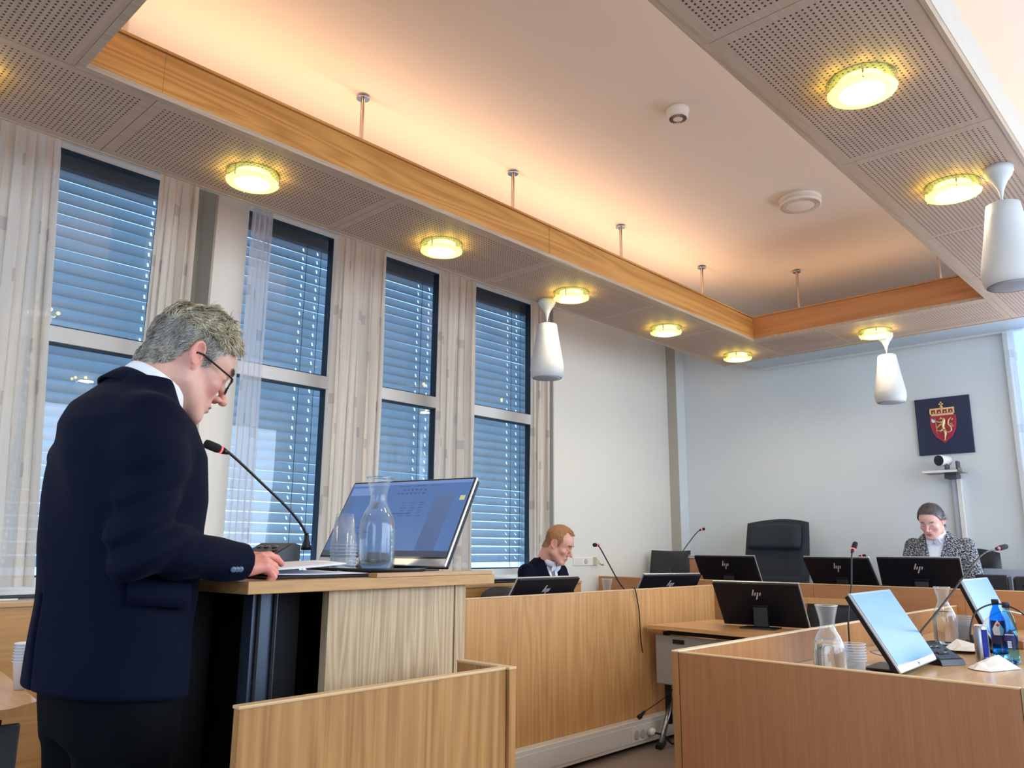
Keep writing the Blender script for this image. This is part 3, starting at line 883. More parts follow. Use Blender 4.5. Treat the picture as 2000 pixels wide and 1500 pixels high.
# ------------------------------------------------------------------ monitors
M_bezel = plain('monitor_silver_bezel', sr(198, 200, 204), .3, .6, noise=.02)
M_back = plain('monitor_back_black', sr(11, 15, 26), .5, noise=.15, nscale=5, spec=.25)
M_logo = plain('logo_silver', sr(206, 202, 198), .4, .2)
M_scrb = emis('screen_pale_blue', (.115, .34, .74), .95, True)
M_scrd = emis('screen_document_blue', (.10, .20, .46), .85, True)
M_scrk = plain('screen_bezel_black', sr(10, 12, 16), .25)
M_taskbar = emis('screen_taskbar', (.035, .05, .09), .6)
M_dim = emis('screen_sidebar', (.055, .105, .23), .6)
M_dark2 = emis('screen_text', (.04, .07, .17), .5)


def rbar(m, x0, x1, z0, z1, y0, y1): m.box(x0, x1, y0, y1, z0, z1)


def hp_logo(mb, cx, cz, y0, y1, s=1.0, mirror=1):
    """four slanted strokes: tall ascender, short stroke, descender, short stroke"""
    sl = .36
    for (x, a, b) in ((-.0165, -.006, .024), (-.0065, -.006, .009), (.0045, -.026, .009), (.0145, -.006, .009)):
        w = .0027
        p = [(x - w + a * sl, a), (x + w + a * sl, a), (x + w + b * sl, b), (x - w + b * sl, b)]
        mb.prism([(cx + mirror * q[0] * s, cz + q[1] * s) for q in p], 'y', y0, y1)


def monitor(loc, yaw, tilt, label, screen='blue', w=.539, h=.335, detail=True, group='flat desk monitors', stand=True):
    """loc: middle of the lower edge; yaw 0 faces -Y; the panel leans back by tilt"""
    t = thing('monitor', label, 'monitor', (loc[0], loc[1], loc[2] - .02), group)
    M = Matrix.Translation(loc) @ Matrix.Rotation(yaw, 4, 'Z') @ Matrix.Rotation(-tilt, 4, 'X')
    d = .010
    MB().box(-w / 2, w / 2, 0, d, 0, h, b=.003).build('bezel', M_bezel, t, M=M)
    c = MB().box(-w / 2 + .003, w / 2 - .003, d, d + .018, .004, h - .003, b=.004).build('back_shell', M_back, t, M=M)
    m = MB(); hp_logo(m, .0, h - .080, d + .018, d + .0195, 1.5, mirror=-1); m.build('back_logo', M_logo, c, M=M)
    z0 = .026
    MB().box(-w / 2 + .003, w / 2 - .003, -.0015, 0, z0, h - .003).build('screen_glass', M_scrk, t, M=M)
    e = .0075
    sm = {'blue': M_scrb, 'doc': M_scrd}[screen]
    s = MB().box(-w / 2 + e, w / 2 - e, -.0022, -.0015, z0 + .006, h - .009).build('screen', sm, t, M=M)
    if screen == 'doc':
        a, b = -w / 2 + e, w / 2 - e
        MB().box(a, b, -.0026, -.0022, z0 + .006, z0 + .026).build('taskbar', M_taskbar, s, M=M)
        m = MB(); m.box(.128, .205, -.0026, -.0022, z0 + .026, h - .062); MB().box(a, a + .035, -.0026, -.0022, z0 + .026, h - .062).build('side_pane', M_dim, s, M=M); m.build('side_pane', M_dim, s, M=M)
        m = MB(); m.box(a, b, -.0026, -.0022, h - .021, h - .009); m.box(-.255, -.16, -.0026, -.0022, h - .062, h - .03); m.build('title_bar', emis('screen_title', (.11, .19, .40), .6), s, M=M)
        m = MB(); r = random.Random(4)
        for x in (-.02, .05, .12): m.box(x - .028, x + .022, -.0028, -.0024, h - .030, h - .0275)
        for k in range(6): m.box(-.02 + k * .018, -.012 + k * .018, -.0028, -.0022, h - .048, h - .041)
        for k in range(7): m.box(-.04 + k * .018, -.031 + k * .018, -.0028, -.0022, h - .062, h - .056)
        for rr in range(6):
            for cc in range(3):
                m.box(.00 + cc * .037, .00 + cc * .037 + r.uniform(.012, .026), -.0028, -.0022, h - .098 - rr * .0105, h - .096 - rr * .0105)
        m.box(-.085, .045, -.0028, -.0022, h - .142, h - .1385)
        for k, wd in enumerate((.05, .03, .06, .02, .05)): m.box(-.16, -.16 + wd, -.0028, -.0022, h - .175 - k * .022, h - .172 - k * .022)
        m.box(-.02, .02, -.0028, -.0022, h - .20, h - .197); m.box(-.02, .012, -.0028, -.0022, h - .225, h - .221)
        m.build('screen_text', M_dark2, s, M=M)
        MB().box(-.125, -.105, -.003, -.0022, h - .118, h - .094).build('document_crest', M_taskbar, s, M=M)
        MB().box(.232, .252, -.003, -.0022, h - .092, h - .074).build('status_badge', emis('screen_badge', (.42, .43, .20), .6), s, M=M)
    m = MB(); hp_logo(m, 0, .013, -.001, 0.0, .32); m.build('chin_logo', M_back, t, M=M)
    if stand:
        # hinged easel foot behind the panel
        Mi = Matrix.Translation(loc) @ Matrix.Rotation(yaw, 4, 'Z')
        zt = .12 * cos(tilt); yt = .12 * sin(tilt) + .03
        m = MB(); m.box(-.045, .045, yt - .012, yt + .02, -.012, zt + .01, b=.005); m.build('stand_neck', M_black, t, M=Mi)
        m = MB(); m.box(-.11, .11, yt - .05, yt + .10, -.020, -.012, b=.003); m.build('stand_base', M_black, t, M=Mi)
        MB().box(-.05, .05, d + .018, d + .024, .08, .17, b=.002).build('mount_plate', M_black, t, M=M)
    return t


rd = radians
monitor((-2.116, 1.612, 1.1435), .209, rd(31), 'monitor on the lectern with a document open, seen from the front', 'doc', group=None)
monitor((-1.10, 3.592, .745), rd(92.6), rd(31), 'nearest blue-lit screen on the right foreground desk', 'blue', group=None)
monitor((-1.10, 5.05, .745), rd(90), rd(22), 'farther blue-lit screen behind the plastic bottles', 'blue', group=None)
monitor((-2.40, 4.915, .742), rd(188.9), rd(36.7), 'black-backed monitor on the small table, nearest of those seen from behind', group=None)
monitor((-3.27, 3.59, .765), rd(270), rd(34), 'black-backed monitor in front of the seated man, on the window-side desk', group=None)
monitor((-3.36, 5.12, .755), rd(254), rd(34), 'black-backed monitor at the far end of the window-side desk', group=None)
monitor((-3.36, 6.33, .875), rd(183), rd(32), 'black-backed monitor on the bench left of the big chair', group=None)
monitor((-2.38, 6.30, .875), rd(170), rd(32), 'black-backed monitor on the bench right of the big chair', group=None)
monitor((-1.855, 6.30, .875), rd(186), rd(30), 'black-backed monitor on the bench in front of the woman', group=None)
monitor((-.60, 4.36, .745), rd(62), rd(16), 'screen edge entering the photo at the right border', group=None)

# ------------------------------------------------------------------ microphones
M_mic = plain('mic_black', sr(16, 16, 18), .4)
M_foam = plain('mic_foam', sr(22, 22, 24), .9, bump=.6, bscale=900)
M_ring = emis('mic_red_ring', (1.0, .10, .12), 1.6)
M_panelm = plain('mic_unit_panel', sr(52, 60, 74), .35, .3)


def mic(pts, label, base=None, r=.0042, head=.075, group='gooseneck microphones'):
    """pts run from the foot to the head joint; the last one is where the red ring sits, then the tip"""
    foot = Vector(pts[0]); t = thing('gooseneck_microphone', label, 'microphone', tuple(foot), group)
    ring = Vector(pts[-2]); tip = Vector(pts[-1]); d = (tip - ring).normalized()
    MB().tube(spline(pts[:-1], 10), r, 8).build('gooseneck', M_mic, t)
    MB().lathe([(.016, 0), (.014, .012), (.0075, .03), (.0055, .05)], foot, 16).build('collar', M_mic, t)
    Q = Matrix.Translation(ring) @ d.to_track_quat('Z', 'Y').to_matrix().to_4x4()
    MB().lathe([(.0055, -.022), (.0105, -.002)], (0, 0, 0), 16, M=Q).build('head_cone', M_mic, t)
    MB().lathe([(.0112, 0), (.0112, .005)], (0, 0, 0), 20, M=Q).build('light_ring', M_ring, t)
    L = head
    MB().lathe([(.0105, .005), (.0125, .012), (.0128, L - .008), (.011, L), (.004, L + .003), (.001, L + .003)], (0, 0, 0), 20, M=Q).build('head', M_foam, t)
    return t


def mic_unit(loc, yaw, label, s=1.0, slope=True):
    t = thing('microphone_unit', label, 'microphone base', loc, 'microphone base units')
    M = frame(loc, yaw)
    MB().prism([(-.07, 0), (.08, 0), (.08, .07), (.055, .075), (-.06, .022)], 'x', -.065, .065, M=M).build('unit_body', M_black, t)
    n = Vector((0, -.053, .115)).normalized()
    P = M @ Matrix.Translation((0, -.0025, .0485)) @ Matrix.Rotation(math.atan2(.053, .115), 4, 'X')
    MB().box(-.058, .058, -.055, .052, .0, .0015).build('face_plate', M_panelm, t, M=P)
    m = MB()
    for (x, y) in ((-.04, .03), (-.012, .03), (.02, .03), (-.04, -.01), (.02, -.02), (.04, .01)):
        m.box(x - .006, x + .006, y - .004, y + .004, .0015, .004)
    m.box(-.03, .004, -.022, -.004, .0015, .005)
    m.build('button', M_black, t, M=P)
    m = MB()
    for (x, y) in ((-.04, .040), (-.012, .040), (.02, .040), (.02, -.008)): m.box(x - .007, x + .007, y - .001, y + .001, .0015, .002)
    m.build('legend_marks', M_white, t, M=P)
    return t


mic_unit((-2.06, 1.17, LZ + .012), rd(14), 'dark microphone base on the lectern behind the papers')
mic([(-2.10, 1.335, 1.19), (-2.10, 1.33, 1.24), (-2.10, 1.276, 1.301), (-2.10, 1.18, 1.375), (-2.10, 1.075, 1.452), (-2.10, 1.045, 1.462), (-2.10, 1.0, 1.475)],
    'gooseneck microphone on the lectern, pointing at the grey-haired man', head=.05)
mic_unit((-1.12, 3.93, .7215), rd(62), 'dark microphone base beside the nearest blue screen')
mic([(-1.17, 3.86, .79), (-1.18, 3.865, .84), (-1.13, 3.96, .93), (-1.09, 4.10, 1.02), (-1.03, 4.39, 1.178), (-.99, 4.56, 1.215), (-.965, 4.70, 1.232)],
    'gooseneck microphone rising right over the right foreground desk, red ring lit', head=.10)
mic([(-1.545, 4.02, .722), (-1.545, 4.03, .88), (-1.545, 4.10, 1.03), (-1.545, 4.13, 1.16), (-1.545, 4.16, 1.205), (-1.54, 4.19, 1.24)],
    'upright gooseneck microphone at the inner side panel of the right desk', head=.045)
mic([(-3.14, 4.50, .75), (-3.15, 4.47, .90), (-3.15, 4.38, .98), (-3.15, 4.27, 1.10), (-3.15, 4.175, 1.205), (-3.15, 4.14, 1.223), (-3.15, 4.08, 1.225)],
    'gooseneck microphone on the window-side desk, pointing at the man with the tie', head=.03)
mic_unit((-3.20, 4.53, .7215), rd(180), 'flat microphone base behind the window-side panel')
mic([(-3.86, 6.12, .99), (-3.83, 6.13, 1.05), (-3.76, 6.2, 1.20), (-3.68, 6.28, 1.34), (-3.65, 6.32, 1.372), (-3.61, 6.36, 1.388)],
    'gooseneck microphone at the left end of the bench, reaching up over the chair back', head=.03)
mic([(-2.74, 6.30, .885), (-2.735, 6.30, .95), (-2.70, 6.31, 1.02), (-2.62, 6.34, 1.06), (-2.40, 6.42, 1.14), (-2.33, 6.44, 1.16), (-2.26, 6.46, 1.165)],
    'gooseneck microphone between the big chair and the middle bench monitor', head=.03)
o = MB().box(-2.80, -2.60, 6.22, 6.40, .856, .885, b=.005).build('conference_unit', M_black)
tag(o, 'flat black microphone base on the bench beside the big chair', 'microphone base')
mic([(-1.15, 4.58, .745), (-1.16, 4.59, .80), (-1.14, 4.66, .90), (-1.06, 4.75, .94), (-.97, 4.80, .90), (-.92, 4.80, .82), (-.90, 4.80, .78)],
    'gooseneck microphone bent over low behind the blue bottles', head=.04)

# ------------------------------------------------------------------ glassware and table things
M_gl = glass('carafe_glass', (.98, 1, 1, 1), ior=1.4, thin=True, edge=.38)
M_water = glass('water', (.98, 1, 1, 1), ior=1.33)
M_cup = glass('cup_plastic_clear', (.95, .97, .99, 1), rough=.12, ior=1.5, thin=True, edge=.40)
M_cuprim = glass('cup_rim_plastic', (.95, .97, .99, 1), rough=.1, ior=1.6, thin=True, edge=3.0)
M_cupw = plain('cup_plastic_white', sr(226, 228, 232), .4)


def carafe(x, y, z, label, fill=.145, group='glass water carafes'):
    t = thing('water_carafe', label, 'carafe', (x, y, z), group)
    prof = [(.001, .002), (.052, .0), (.055, .006), (.057, .03), (.057, .12), (.053, .15), (.041, .18), (.029, .20), (.0255, .215), (.027, .235), (.034, .265), (.039, .285)]
    MB().lathe(prof, (x, y, z), 48, cap0=False, cap1=False).build('glass_body', M_gl, t)
    MB().lathe([(p[0] - .0028, p[1] + .004) for p in prof[1:]], (x, y, z), 48, cap0=True, cap1=False).build('inner_wall', M_gl, t)
    MB().tube([(x + .039 * cos(a), y + .039 * sin(a), z + .285) for a in [2 * pi * k / 40 for k in range(40)]], .0017, 6, closed=True).build('rim', glass('rim_glass', (.9, 1, 1, 1), ior=1.5), t)
    wp = [(r - .0042, h) for r, h in prof[1:] if h < fill]
    rr = np.interp(fill, [p[1] for p in prof[1:]], [p[0] for p in prof[1:]]) - .0042
    wp = [(wp[0][0], .008)] + [w for w in wp if w[1] > .008] + [(rr, fill)]
    MB().lathe(wp, (x, y, z), 48).build('water', M_water, t)
    return t


def cups(x, y, z, n, label, mat=None, rt=.038, rb=.026, h=.095, up=False, step=.0095):
    t = thing('cup_stack', label, 'cups', (x, y, z), 'stacks of clear plastic cups')
    mat = mat or M_cup
    for k in range(n):
        z0 = z + k * step
        if up: pr = [(.001, .001), (rb, 0), (rt, h), (rt + .002, h + .002)]
        else: pr = [(rt + .002, 0), (rt, .003), (rb, h), (.001, h)]
        MB().lathe(pr, (x, y, z0), 28, cap0=False, cap1=False).build('cup', mat, t)
        if k < 12:
            MB().tube([(x + (rt + .002) * cos(a), y + (rt + .002) * sin(a), z0 + (h if up else .001)) for a in [2 * pi * q / 28 for q in range(28)]], .0014, 5, closed=True).build('cup_rim', M_cuprim if mat is M_cup else mat, t)
    return t


def tray(cx, cy, z, r, label, yaw=0):
    t = thing('serving_tray', label, 'tray', (cx, cy, z), 'black serving trays')
    MB().lathe([(.001, .002), (r - .03, .0), (r - .012, .004), (r, .017), (r - .003, .018), (r - .014, .008), (r - .03, .005), (.001, .005)], (cx, cy, z), 56).build('tray_plate', plain('tray_black', sr(18, 18, 22), .45), t)
    return t


tray(-2.02, 1.50, LZ + .001, .185, 'black round tray on the lectern under carafe and cups')
carafe(-2.02, 1.535, LZ + .007, 'glass carafe two-thirds full of water on the lectern tray', .17)
cups(-1.98, 1.385, LZ + .007, 9, 'tall stack of clear cups on the lectern tray beside the carafe', h=.09)
carafe(-1.20, 2.93, .721, 'glass carafe nearest the camera, on the right foreground desk', .165)
cups(-1.16, 3.06, .721, 7, 'short stack of clear cups beside the nearest carafe on the right desk', h=.09, up=True)
carafe(-1.26, 4.55, .735, 'glass carafe on the far tray of the right desk, behind the microphone unit', .165)
cups(-1.22, 4.72, .735, 6, 'stack of clear cups behind the far carafe on the right desk', h=.09, up=True)
carafe(-3.20, 4.31, .7215, 'empty glass carafe behind the window-side panel beside the man', .02)
cups(-3.15, .93, .7215, 7, 'stack of white cups on the lower-left table behind the man', M_cupw, h=.09, up=True)
tray(-1.20, 4.62, .7215, .19, 'black round tray on the far part of the right desk')
carafe(-2.72, 6.52, .857, 'glass carafe on the bench right of the big chair, half hidden by the monitor', .02)


def sheet(pts, name, mat, label, cat, th=.0006, sub=6, wob=.003, seed=0):
    """bent paper: bilinear patch over four corners"""
    P = [Vector(p) for p in pts]; r = random.Random(seed); n = sub; vs = []
    a, b = r.uniform(0, 6), r.uniform(0, 6)
    for j in range(n + 1):
        for i in range(n + 1):
            u, v = i / n, j / n
            q = P[0] * (1 - u) * (1 - v) + P[1] * u * (1 - v) + P[2] * u * v + P[3] * (1 - u) * v
            q.z += wob * (sin(3 * u + a) * sin(3 * v + b) + 1) * .5
            vs.append(q)
    W_ = n + 1
    fs = [(j * W_ + i, j * W_ + i + 1, (j + 1) * W_ + i + 1, (j + 1) * W_ + i) for j in range(n) for i in range(n)]
    m = MB(); m.add(vs, fs, True)
    o = m.build(name, mat)
    md = o.modifiers.new('thickness', 'SOLIDIFY'); md.thickness = th
    return tag(o, label, cat)


M_paper = plain('paper_white', sr(226, 226, 234), .7, noise=.01)
M_napkin = plain('paper_napkin', sr(226, 218, 208), .9, noise=.03)
sheet([(-1.78, 1.03, LZ + .010), (-1.78, 1.33, LZ + .006), (-2.0, 1.35, LZ + .010), (-2.0, 1.04, LZ + .014)], 'paper_sheet', M_paper, 'lower white sheet of paper on the lectern, next to the tray', 'paper', seed=1, wob=.004)
sheet([(-1.775, 1.02, LZ + .018), (-1.80, 1.27, LZ + .034), (-1.99, 1.29, LZ + .036), (-1.98, 1.0, LZ + .024)], 'paper_sheet', M_paper, 'upper sheaf of papers lifted by the fingers on the lectern', 'paper', seed=2, wob=.006, th=.003)
o = MB().box(-.40, -.06, .10, .42, LZ + .0005, LZ + .006, b=.002).build('leather_folder', M_blackm, M=LM)
tag(o, 'black flat folder under the papers on the lectern', 'folder')
sheet([(-1.93, 1.335, LZ + .008), (-1.915, 1.40, LZ + .0075), (-1.95, 1.42, LZ + .012), (-1.99, 1.36, LZ + .030)], 'paper_napkin', M_napkin, 'white napkin corner on the lectern tray in front of the cups', 'napkin', seed=3)
# napkins on the right desk


def crumple(c, pts, label, seed):
    r = random.Random(seed); m = MB(); C = Vector(c); vs = [C]; n = len(pts)
    for p in pts: vs.append(Vector(p))
    mids = [(vs[0] * .5 + v * .5) + Vector((0, 0, r.uniform(-.004, .010))) for v in vs[1:]]
    A = [vs[0]] + mids + vs[1:]
    fs = []
    for k in range(n):
        k2 = (k + 1) % n; fs += [(0, 1 + k, 1 + k2), (1 + k, 1 + n + k, 1 + n + k2, 1 + k2)]
    m.add(A, fs, False)
    o = m.build('paper_napkin', M_napkin); md = o.modifiers.new('thickness', 'SOLIDIFY'); md.thickness = .0012; md.offset = 1
    return tag(o, label, 'napkin')


crumple((-.95, 3.93, .740), [(-.86, 3.90, .722), (-.83, 3.98, .723), (-.92, 4.04, .765), (-.985, 3.97, .728), (-1.0, 3.86, .722), (-.96, 3.80, .724), (-.90, 3.80, .722)], 'crumpled napkin lying in front of the can on the right desk', 5)
crumple((-1.16, 4.43, .745), [(-1.10, 4.36, .736), (-1.07, 4.46, .736), (-1.10, 4.58, .74), (-1.20, 4.50, .775), (-1.23, 4.38, .736), (-1.17, 4.33, .736)], 'white napkin on the far tray beside the carafe', 6)

# bottles
M_pet = glass('bottle_plastic_blue', (.10, .50, .90, 1), rough=.02, ior=1.25, thin=True)
M_petc = glass('bottle_plastic_clear_blue', (.50, .85, .98, 1), rough=.02, ior=1.3, thin=True)
M_cap = plain('bottle_cap_navy', sr(30, 30, 52), .5)
M_lab = plain('bottle_label_navy', sr(24, 30, 84), .4)
M_labw = plain('bottle_label_white', sr(210, 216, 232), .4)
M_red = plain('label_red', sr(200, 50, 60), .4)


def curved_label(m, cx, cy, cz, r, poly, a0):
    """polygon in (arc length, height) wrapped on a cylinder"""
    n = 14; us = [p[0] for p in poly]; lo, hi = min(us), max(us)
    # slice the polygon into vertical strips
    def span(u):
        zs = []
        for k in range(len(poly)):
            (u0, z0), (u1, z1) = poly[k], poly[(k + 1) % len(poly)]
            if (u0 - u) * (u1 - u) <= 0 and u0 != u1: zs.append(z0 + (z1 - z0) * (u - u0) / (u1 - u0))
        return (min(zs), max(zs)) if zs else (0, 0)
    vs = []
    for k in range(n + 1):
        u = lo + (hi - lo) * (k / n); u = min(max(u, lo + 1e-6), hi - 1e-6); a, b = span(u); th = a0 + u / r
        for z in (a, b): vs.append((cx + r * cos(th), cy + r * sin(th), cz + z))
    m.add(vs, [(2 * k, 2 * k + 2, 2 * k + 3, 2 * k + 1) for k in range(n)], True)


def bottle(x, y, z, label, mat, kind):
    t = thing('water_bottle', label, 'bottle', (x, y, z), 'blue plastic water bottles')
    prof = [(.001, .006), (.020, .003), (.026, .0), (.031, .008), (.0335, .03), (.032, .06), (.0335, .10), (.0335, .15), (.031, .175), (.024, .20), (.0135, .225), (.0125, .245)]
    MB().lathe(prof, (x, y, z), 40, cap0=False, cap1=False).build('bottle_body', mat, t)
    MB().lathe([(.0155, .236), (.0155, .258), (.014, .260), (.001, .260)], (x, y, z), 24).build('cap', M_cap, t)
    MB().lathe([(p[0] * .96, p[1] + .002) for p in prof[1:4]] + [(.0322, .035)], (x, y, z), 32).build('water', M_water, t)
    A = math.atan2(-y, -x) + .05        # towards the room's near right
    r = .0342; m = MB()
    if kind == 'diamond':
        curved_label(m, x, y, z, r, [(-.030, .105), (0, .150), (.036, .105), (.008, .055)], A + .1)
        lab = m.build('bottle_label', M_lab, t)
        m = MB()
        for k in range(5): m.box(0, .0006, -.011, .004, z + .070 + k * .0058, z + .0735 + k * .0058, M=Matrix.Translation((x + r * cos(A), y + r * sin(A), 0)) @ Matrix.Rotation(A, 4, 'Z') @ Matrix.Translation((.001, 0, 0)))
        m.build('barcode', M_labw, lab)
        m = MB()
        for k in range(9): m.box(0, .0006, -.018 + k * .004, -.0155 + k * .004, z + .122, z + .1265, M=Matrix.Translation((x + r * cos(A), y + r * sin(A), 0)) @ Matrix.Rotation(A + .1, 4, 'Z') @ Matrix.Translation((.001, 0, 0)))
        m.build('label_lettering', M_labw, lab)
    else:
        curved_label(m, x, y, z, r, [(-.034, .06), (-.034, .165), (.034, .165), (.034, .06)], A)
        lab = m.build('bottle_label', M_lab, t)
        m = MB(); curved_label(m, x, y, z, r + .0006, [(-.026, .125), (.0, .168), (.026, .125), (.02, .10), (-.02, .10)], A - .05); m.build('label_shield', M_labw, lab)
        m = MB(); curved_label(m, x, y, z, r + .0012, [(-.008, .145), (.0, .153), (.008, .145), (0, .137)], A - .05); m.build('red_diamond', M_red, lab)
    return t


bottle(-.895, 4.15, .721, 'clear blue water bottle with a navy diamond label, front one of two', M_petc, 'diamond')
bottle(-.985, 4.37, .721, 'deep blue water bottle standing behind the clear one and the can', M_pet, 'shield')
t = thing('drink_can', 'open silver drink can left of the bottles', 'can', (-.985, 4.06, .721))
MB().lathe([(.001, .003), (.022, .0), (.027, .008), (.0285, .02), (.0285, .145), (.024, .155), (.0235, .158)], (-.985, 4.06, .721), 36).build('can_body', plain('can_silver', sr(178, 174, 172), .28, .9), t)
m = MB(); curved_label(m, -.985, 4.06, .721, .0290, [(-.004, .03), (-.004, .145), (.022, .145), (.022, .03)], math.atan2(-4.06, .985) + .25); m.build('can_stripe', plain('can_blue', sr(28, 44, 140), .3, .4), t)
MB().tube([(-.985 + .0235 * cos(a), 4.06 + .0235 * sin(a), .721 + .158) for a in [2 * pi * q / 32 for q in range(32)]], .0014, 6, closed=True).build('can_rim', M_chrome, t)
sheet([(-1.0, 4.03, .882), (-.96, 4.06, .881), (-.965, 4.09, .883), (-1.01, 4.07, .882)], 'paper_scrap', M_napkin, 'white paper scrap lying on top of the silver can', 'paper', seed=8)
# cables on the right desk
for nm, pts, lb_, mt_ in (
    ('monitor_cable', [(-1.30, 3.86, .735), (-1.33, 3.74, .76), (-1.30, 3.62, .785), (-1.22, 3.6, .80)], 'white cable behind the nearest blue screen', M_white),
    ('monitor_cable', [(-1.36, 3.62, .728), (-1.34, 3.50, .728), (-1.40, 3.36, .728), (-1.44, 3.40, .728)], 'black cable lying behind the nearest blue screen', M_blackm),
    ('power_adapter_cable', [(-.74, 4.35, .73), (-.79, 4.42, .73), (-.86, 4.52, .75), (-.88, 4.60, .80)], 'black cable loop at the right edge of the right desk', M_blackm),
    ('white_charging_cable', [(-1.10, 4.72, .77), (-1.13, 4.74, .84), (-1.06, 4.80, .90), (-.98, 4.85, .89)], 'white cable looping behind the bent microphone', M_white)):
    tag(MB().tube(spline(pts, 8), .004, 8).build(nm, mt_), lb_, 'cable')
o = MB().box(-1.15, -.98, 4.80, 5.02, .722, .76, b=.004).build('wooden_riser', PANELB)
tag(o, 'low wooden riser block on the far part of the right desk', 'riser')
tag(MB().box(-.86, -.78, 4.55, 4.64, .722, .79, b=.006).build('black_box', M_black), 'small black box behind the clear blue bottle', 'box')
tag(MB().box(-.93, -.80, 4.74, 4.90, .722, .80, b=.006).build('docking_station', M_white), 'white device at the right end of the right desk', 'device')
for k, (x, y, a) in enumerate(((-1.35, 3.5, .2), (-1.38, 3.42, -.3))):
    sheet([(x - .1, y - .12, .7225 + k * .002), (x + .1, y - .12, .7225 + k * .002), (x + .1, y + .14, .7235 + k * .002), (x - .1, y + .14, .7235 + k * .002)], 'paper_sheet', M_paper,
          ('lower' if k == 0 else 'upper') + ' white sheet lying behind the nearest blue screen', 'paper', seed=9 + k, wob=.001)

# bench clutter
for k, (x0, z) in enumerate(((-2.05, .95), (-1.93, .93), (-1.72, .92))):
    tag(MB().tube(spline([(x0 - .06, 6.06, .87), (x0 - .03, 6.05, z), (x0 + .04, 6.05, z + .005), (x0 + .12, 6.06, .88)], 8), .0025, 6).build('desk_cable', M_mic),
        ('leftmost' if k == 0 else 'middle' if k == 1 else 'rightmost') + ' thin cable arching above the bench front near the woman', 'cable')
m = MB(); m.box(-1.62, .2, 6.95, 6.97, .86, 1.075, b=.003)
tag(m.build('desk_screen_panel', plain('grey_divider', sr(160, 166, 180), .5)), 'pale grey divider panel right of the woman at the bench', 'divider')
tag(MB().bbox(-1.575, -1.37, 6.50, 6.62, .86, 1.04, .01).build('black_case', M_black), 'black boxy device right of the woman on the bench', 'device')
tag(MB().bbox(-1.335, -1.18, 6.46, 6.58, .86, 1.035, .02).build('desk_phone', M_black), 'black device at the right edge of the bench', 'device')
t = thing('paper_stack', 'thin stack of papers behind the left bench monitor', 'papers', (-3.6, 6.6, .99))
MB().box(-3.86, -3.52, 6.45, 6.62, .856, 1.12).build('document_box', PANELX, t)
for k in range(4): MB().box(-3.87 + .004 * k, -3.50 - .006 * k, 6.44, 6.63, 1.121 + k * .008, 1.127 + k * .008).build('sheaf', M_paper if k % 2 else M_dgrey, t)
# laptop on the window ledge and chair arm behind the lectern
t = thing('closed_laptop', 'dark glossy laptop lying on the window ledge right of the lectern', 'laptop', (-4.40, 4.5, .938))
MB().bbox(-4.52, -4.32, 4.30, 4.66, .940, .955, .006).build('laptop_base', M_black, t)
MB().bbox(-4.52, -4.32, 4.30, 4.66, .956, .968, .005).build('laptop_lid', plain('laptop_lid_gloss', sr(34, 44, 66), .15, .4), t)
tag(MB().bbox(-3.45, -3.20, 3.92, 4.20, .722, .80, .006).build('document_case', M_black), 'black document case to the right of the seated man\'s monitor', 'case')
m = MB().tube(spline([(-3.2, 4.22, .725), (-3.18, 4.27, .74), (-3.2, 4.33, .728)]), .006, 8)
tag(m.build('desk_cable', M_mic), 'short black cable behind the window-side panel', 'cable')
tag(MB().bbox(-4.45, -4.30, 4.98, 5.22, .938, .975, .012).build('desk_telephone', M_black), 'low black telephone on the ledge behind the window-side microphone', 'telephone')

# ------------------------------------------------------------------ chairs
M_fab = plain('chair_fabric_anthracite', sr(40, 46, 54), .85, noise=.18, nscale=260, bump=.5, bscale=700)
M_leather = plain('chair_leather_black', sr(34, 36, 42), .5, noise=.1, bump=.2, bscale=300)


def cushion(w, h, d, bow=.02, nx=14, nz=14, top=0.0, round_=.25):
    """soft slab in x-z, thickness d in y, crowned top edge"""
    vs = []; fs = []
    for side in (0, 1):
        for j in range(nz + 1):
            for i in range(nx + 1):
                u = -1 + 2 * i / nx; v = -1 + 2 * j / nz
                ed = (1 - abs(u) ** 6) * (1 - abs(v) ** 6)
                y = (d / 2) * (ed ** .35 if ed > 0 else 0)
                x = u * w / 2 * (1 - .04 * v * v); z = (v + 1) / 2 * h + (top * (1 - u * u) if v > 0 else 0) * max(0, v)
                vs.append((x, (-1 if side == 0 else 1) * y + bow * u * u, z))
    N = (nx + 1) * (nz + 1)
    for side in (0, 1):
        for j in range(nz):
            for i in range(nx):
                a = side * N + j * (nx + 1) + i; q = (a, a + 1, a + nx + 2, a + nx + 1)
                fs.append(q if side == 0 else q[::-1])
    return vs, fs


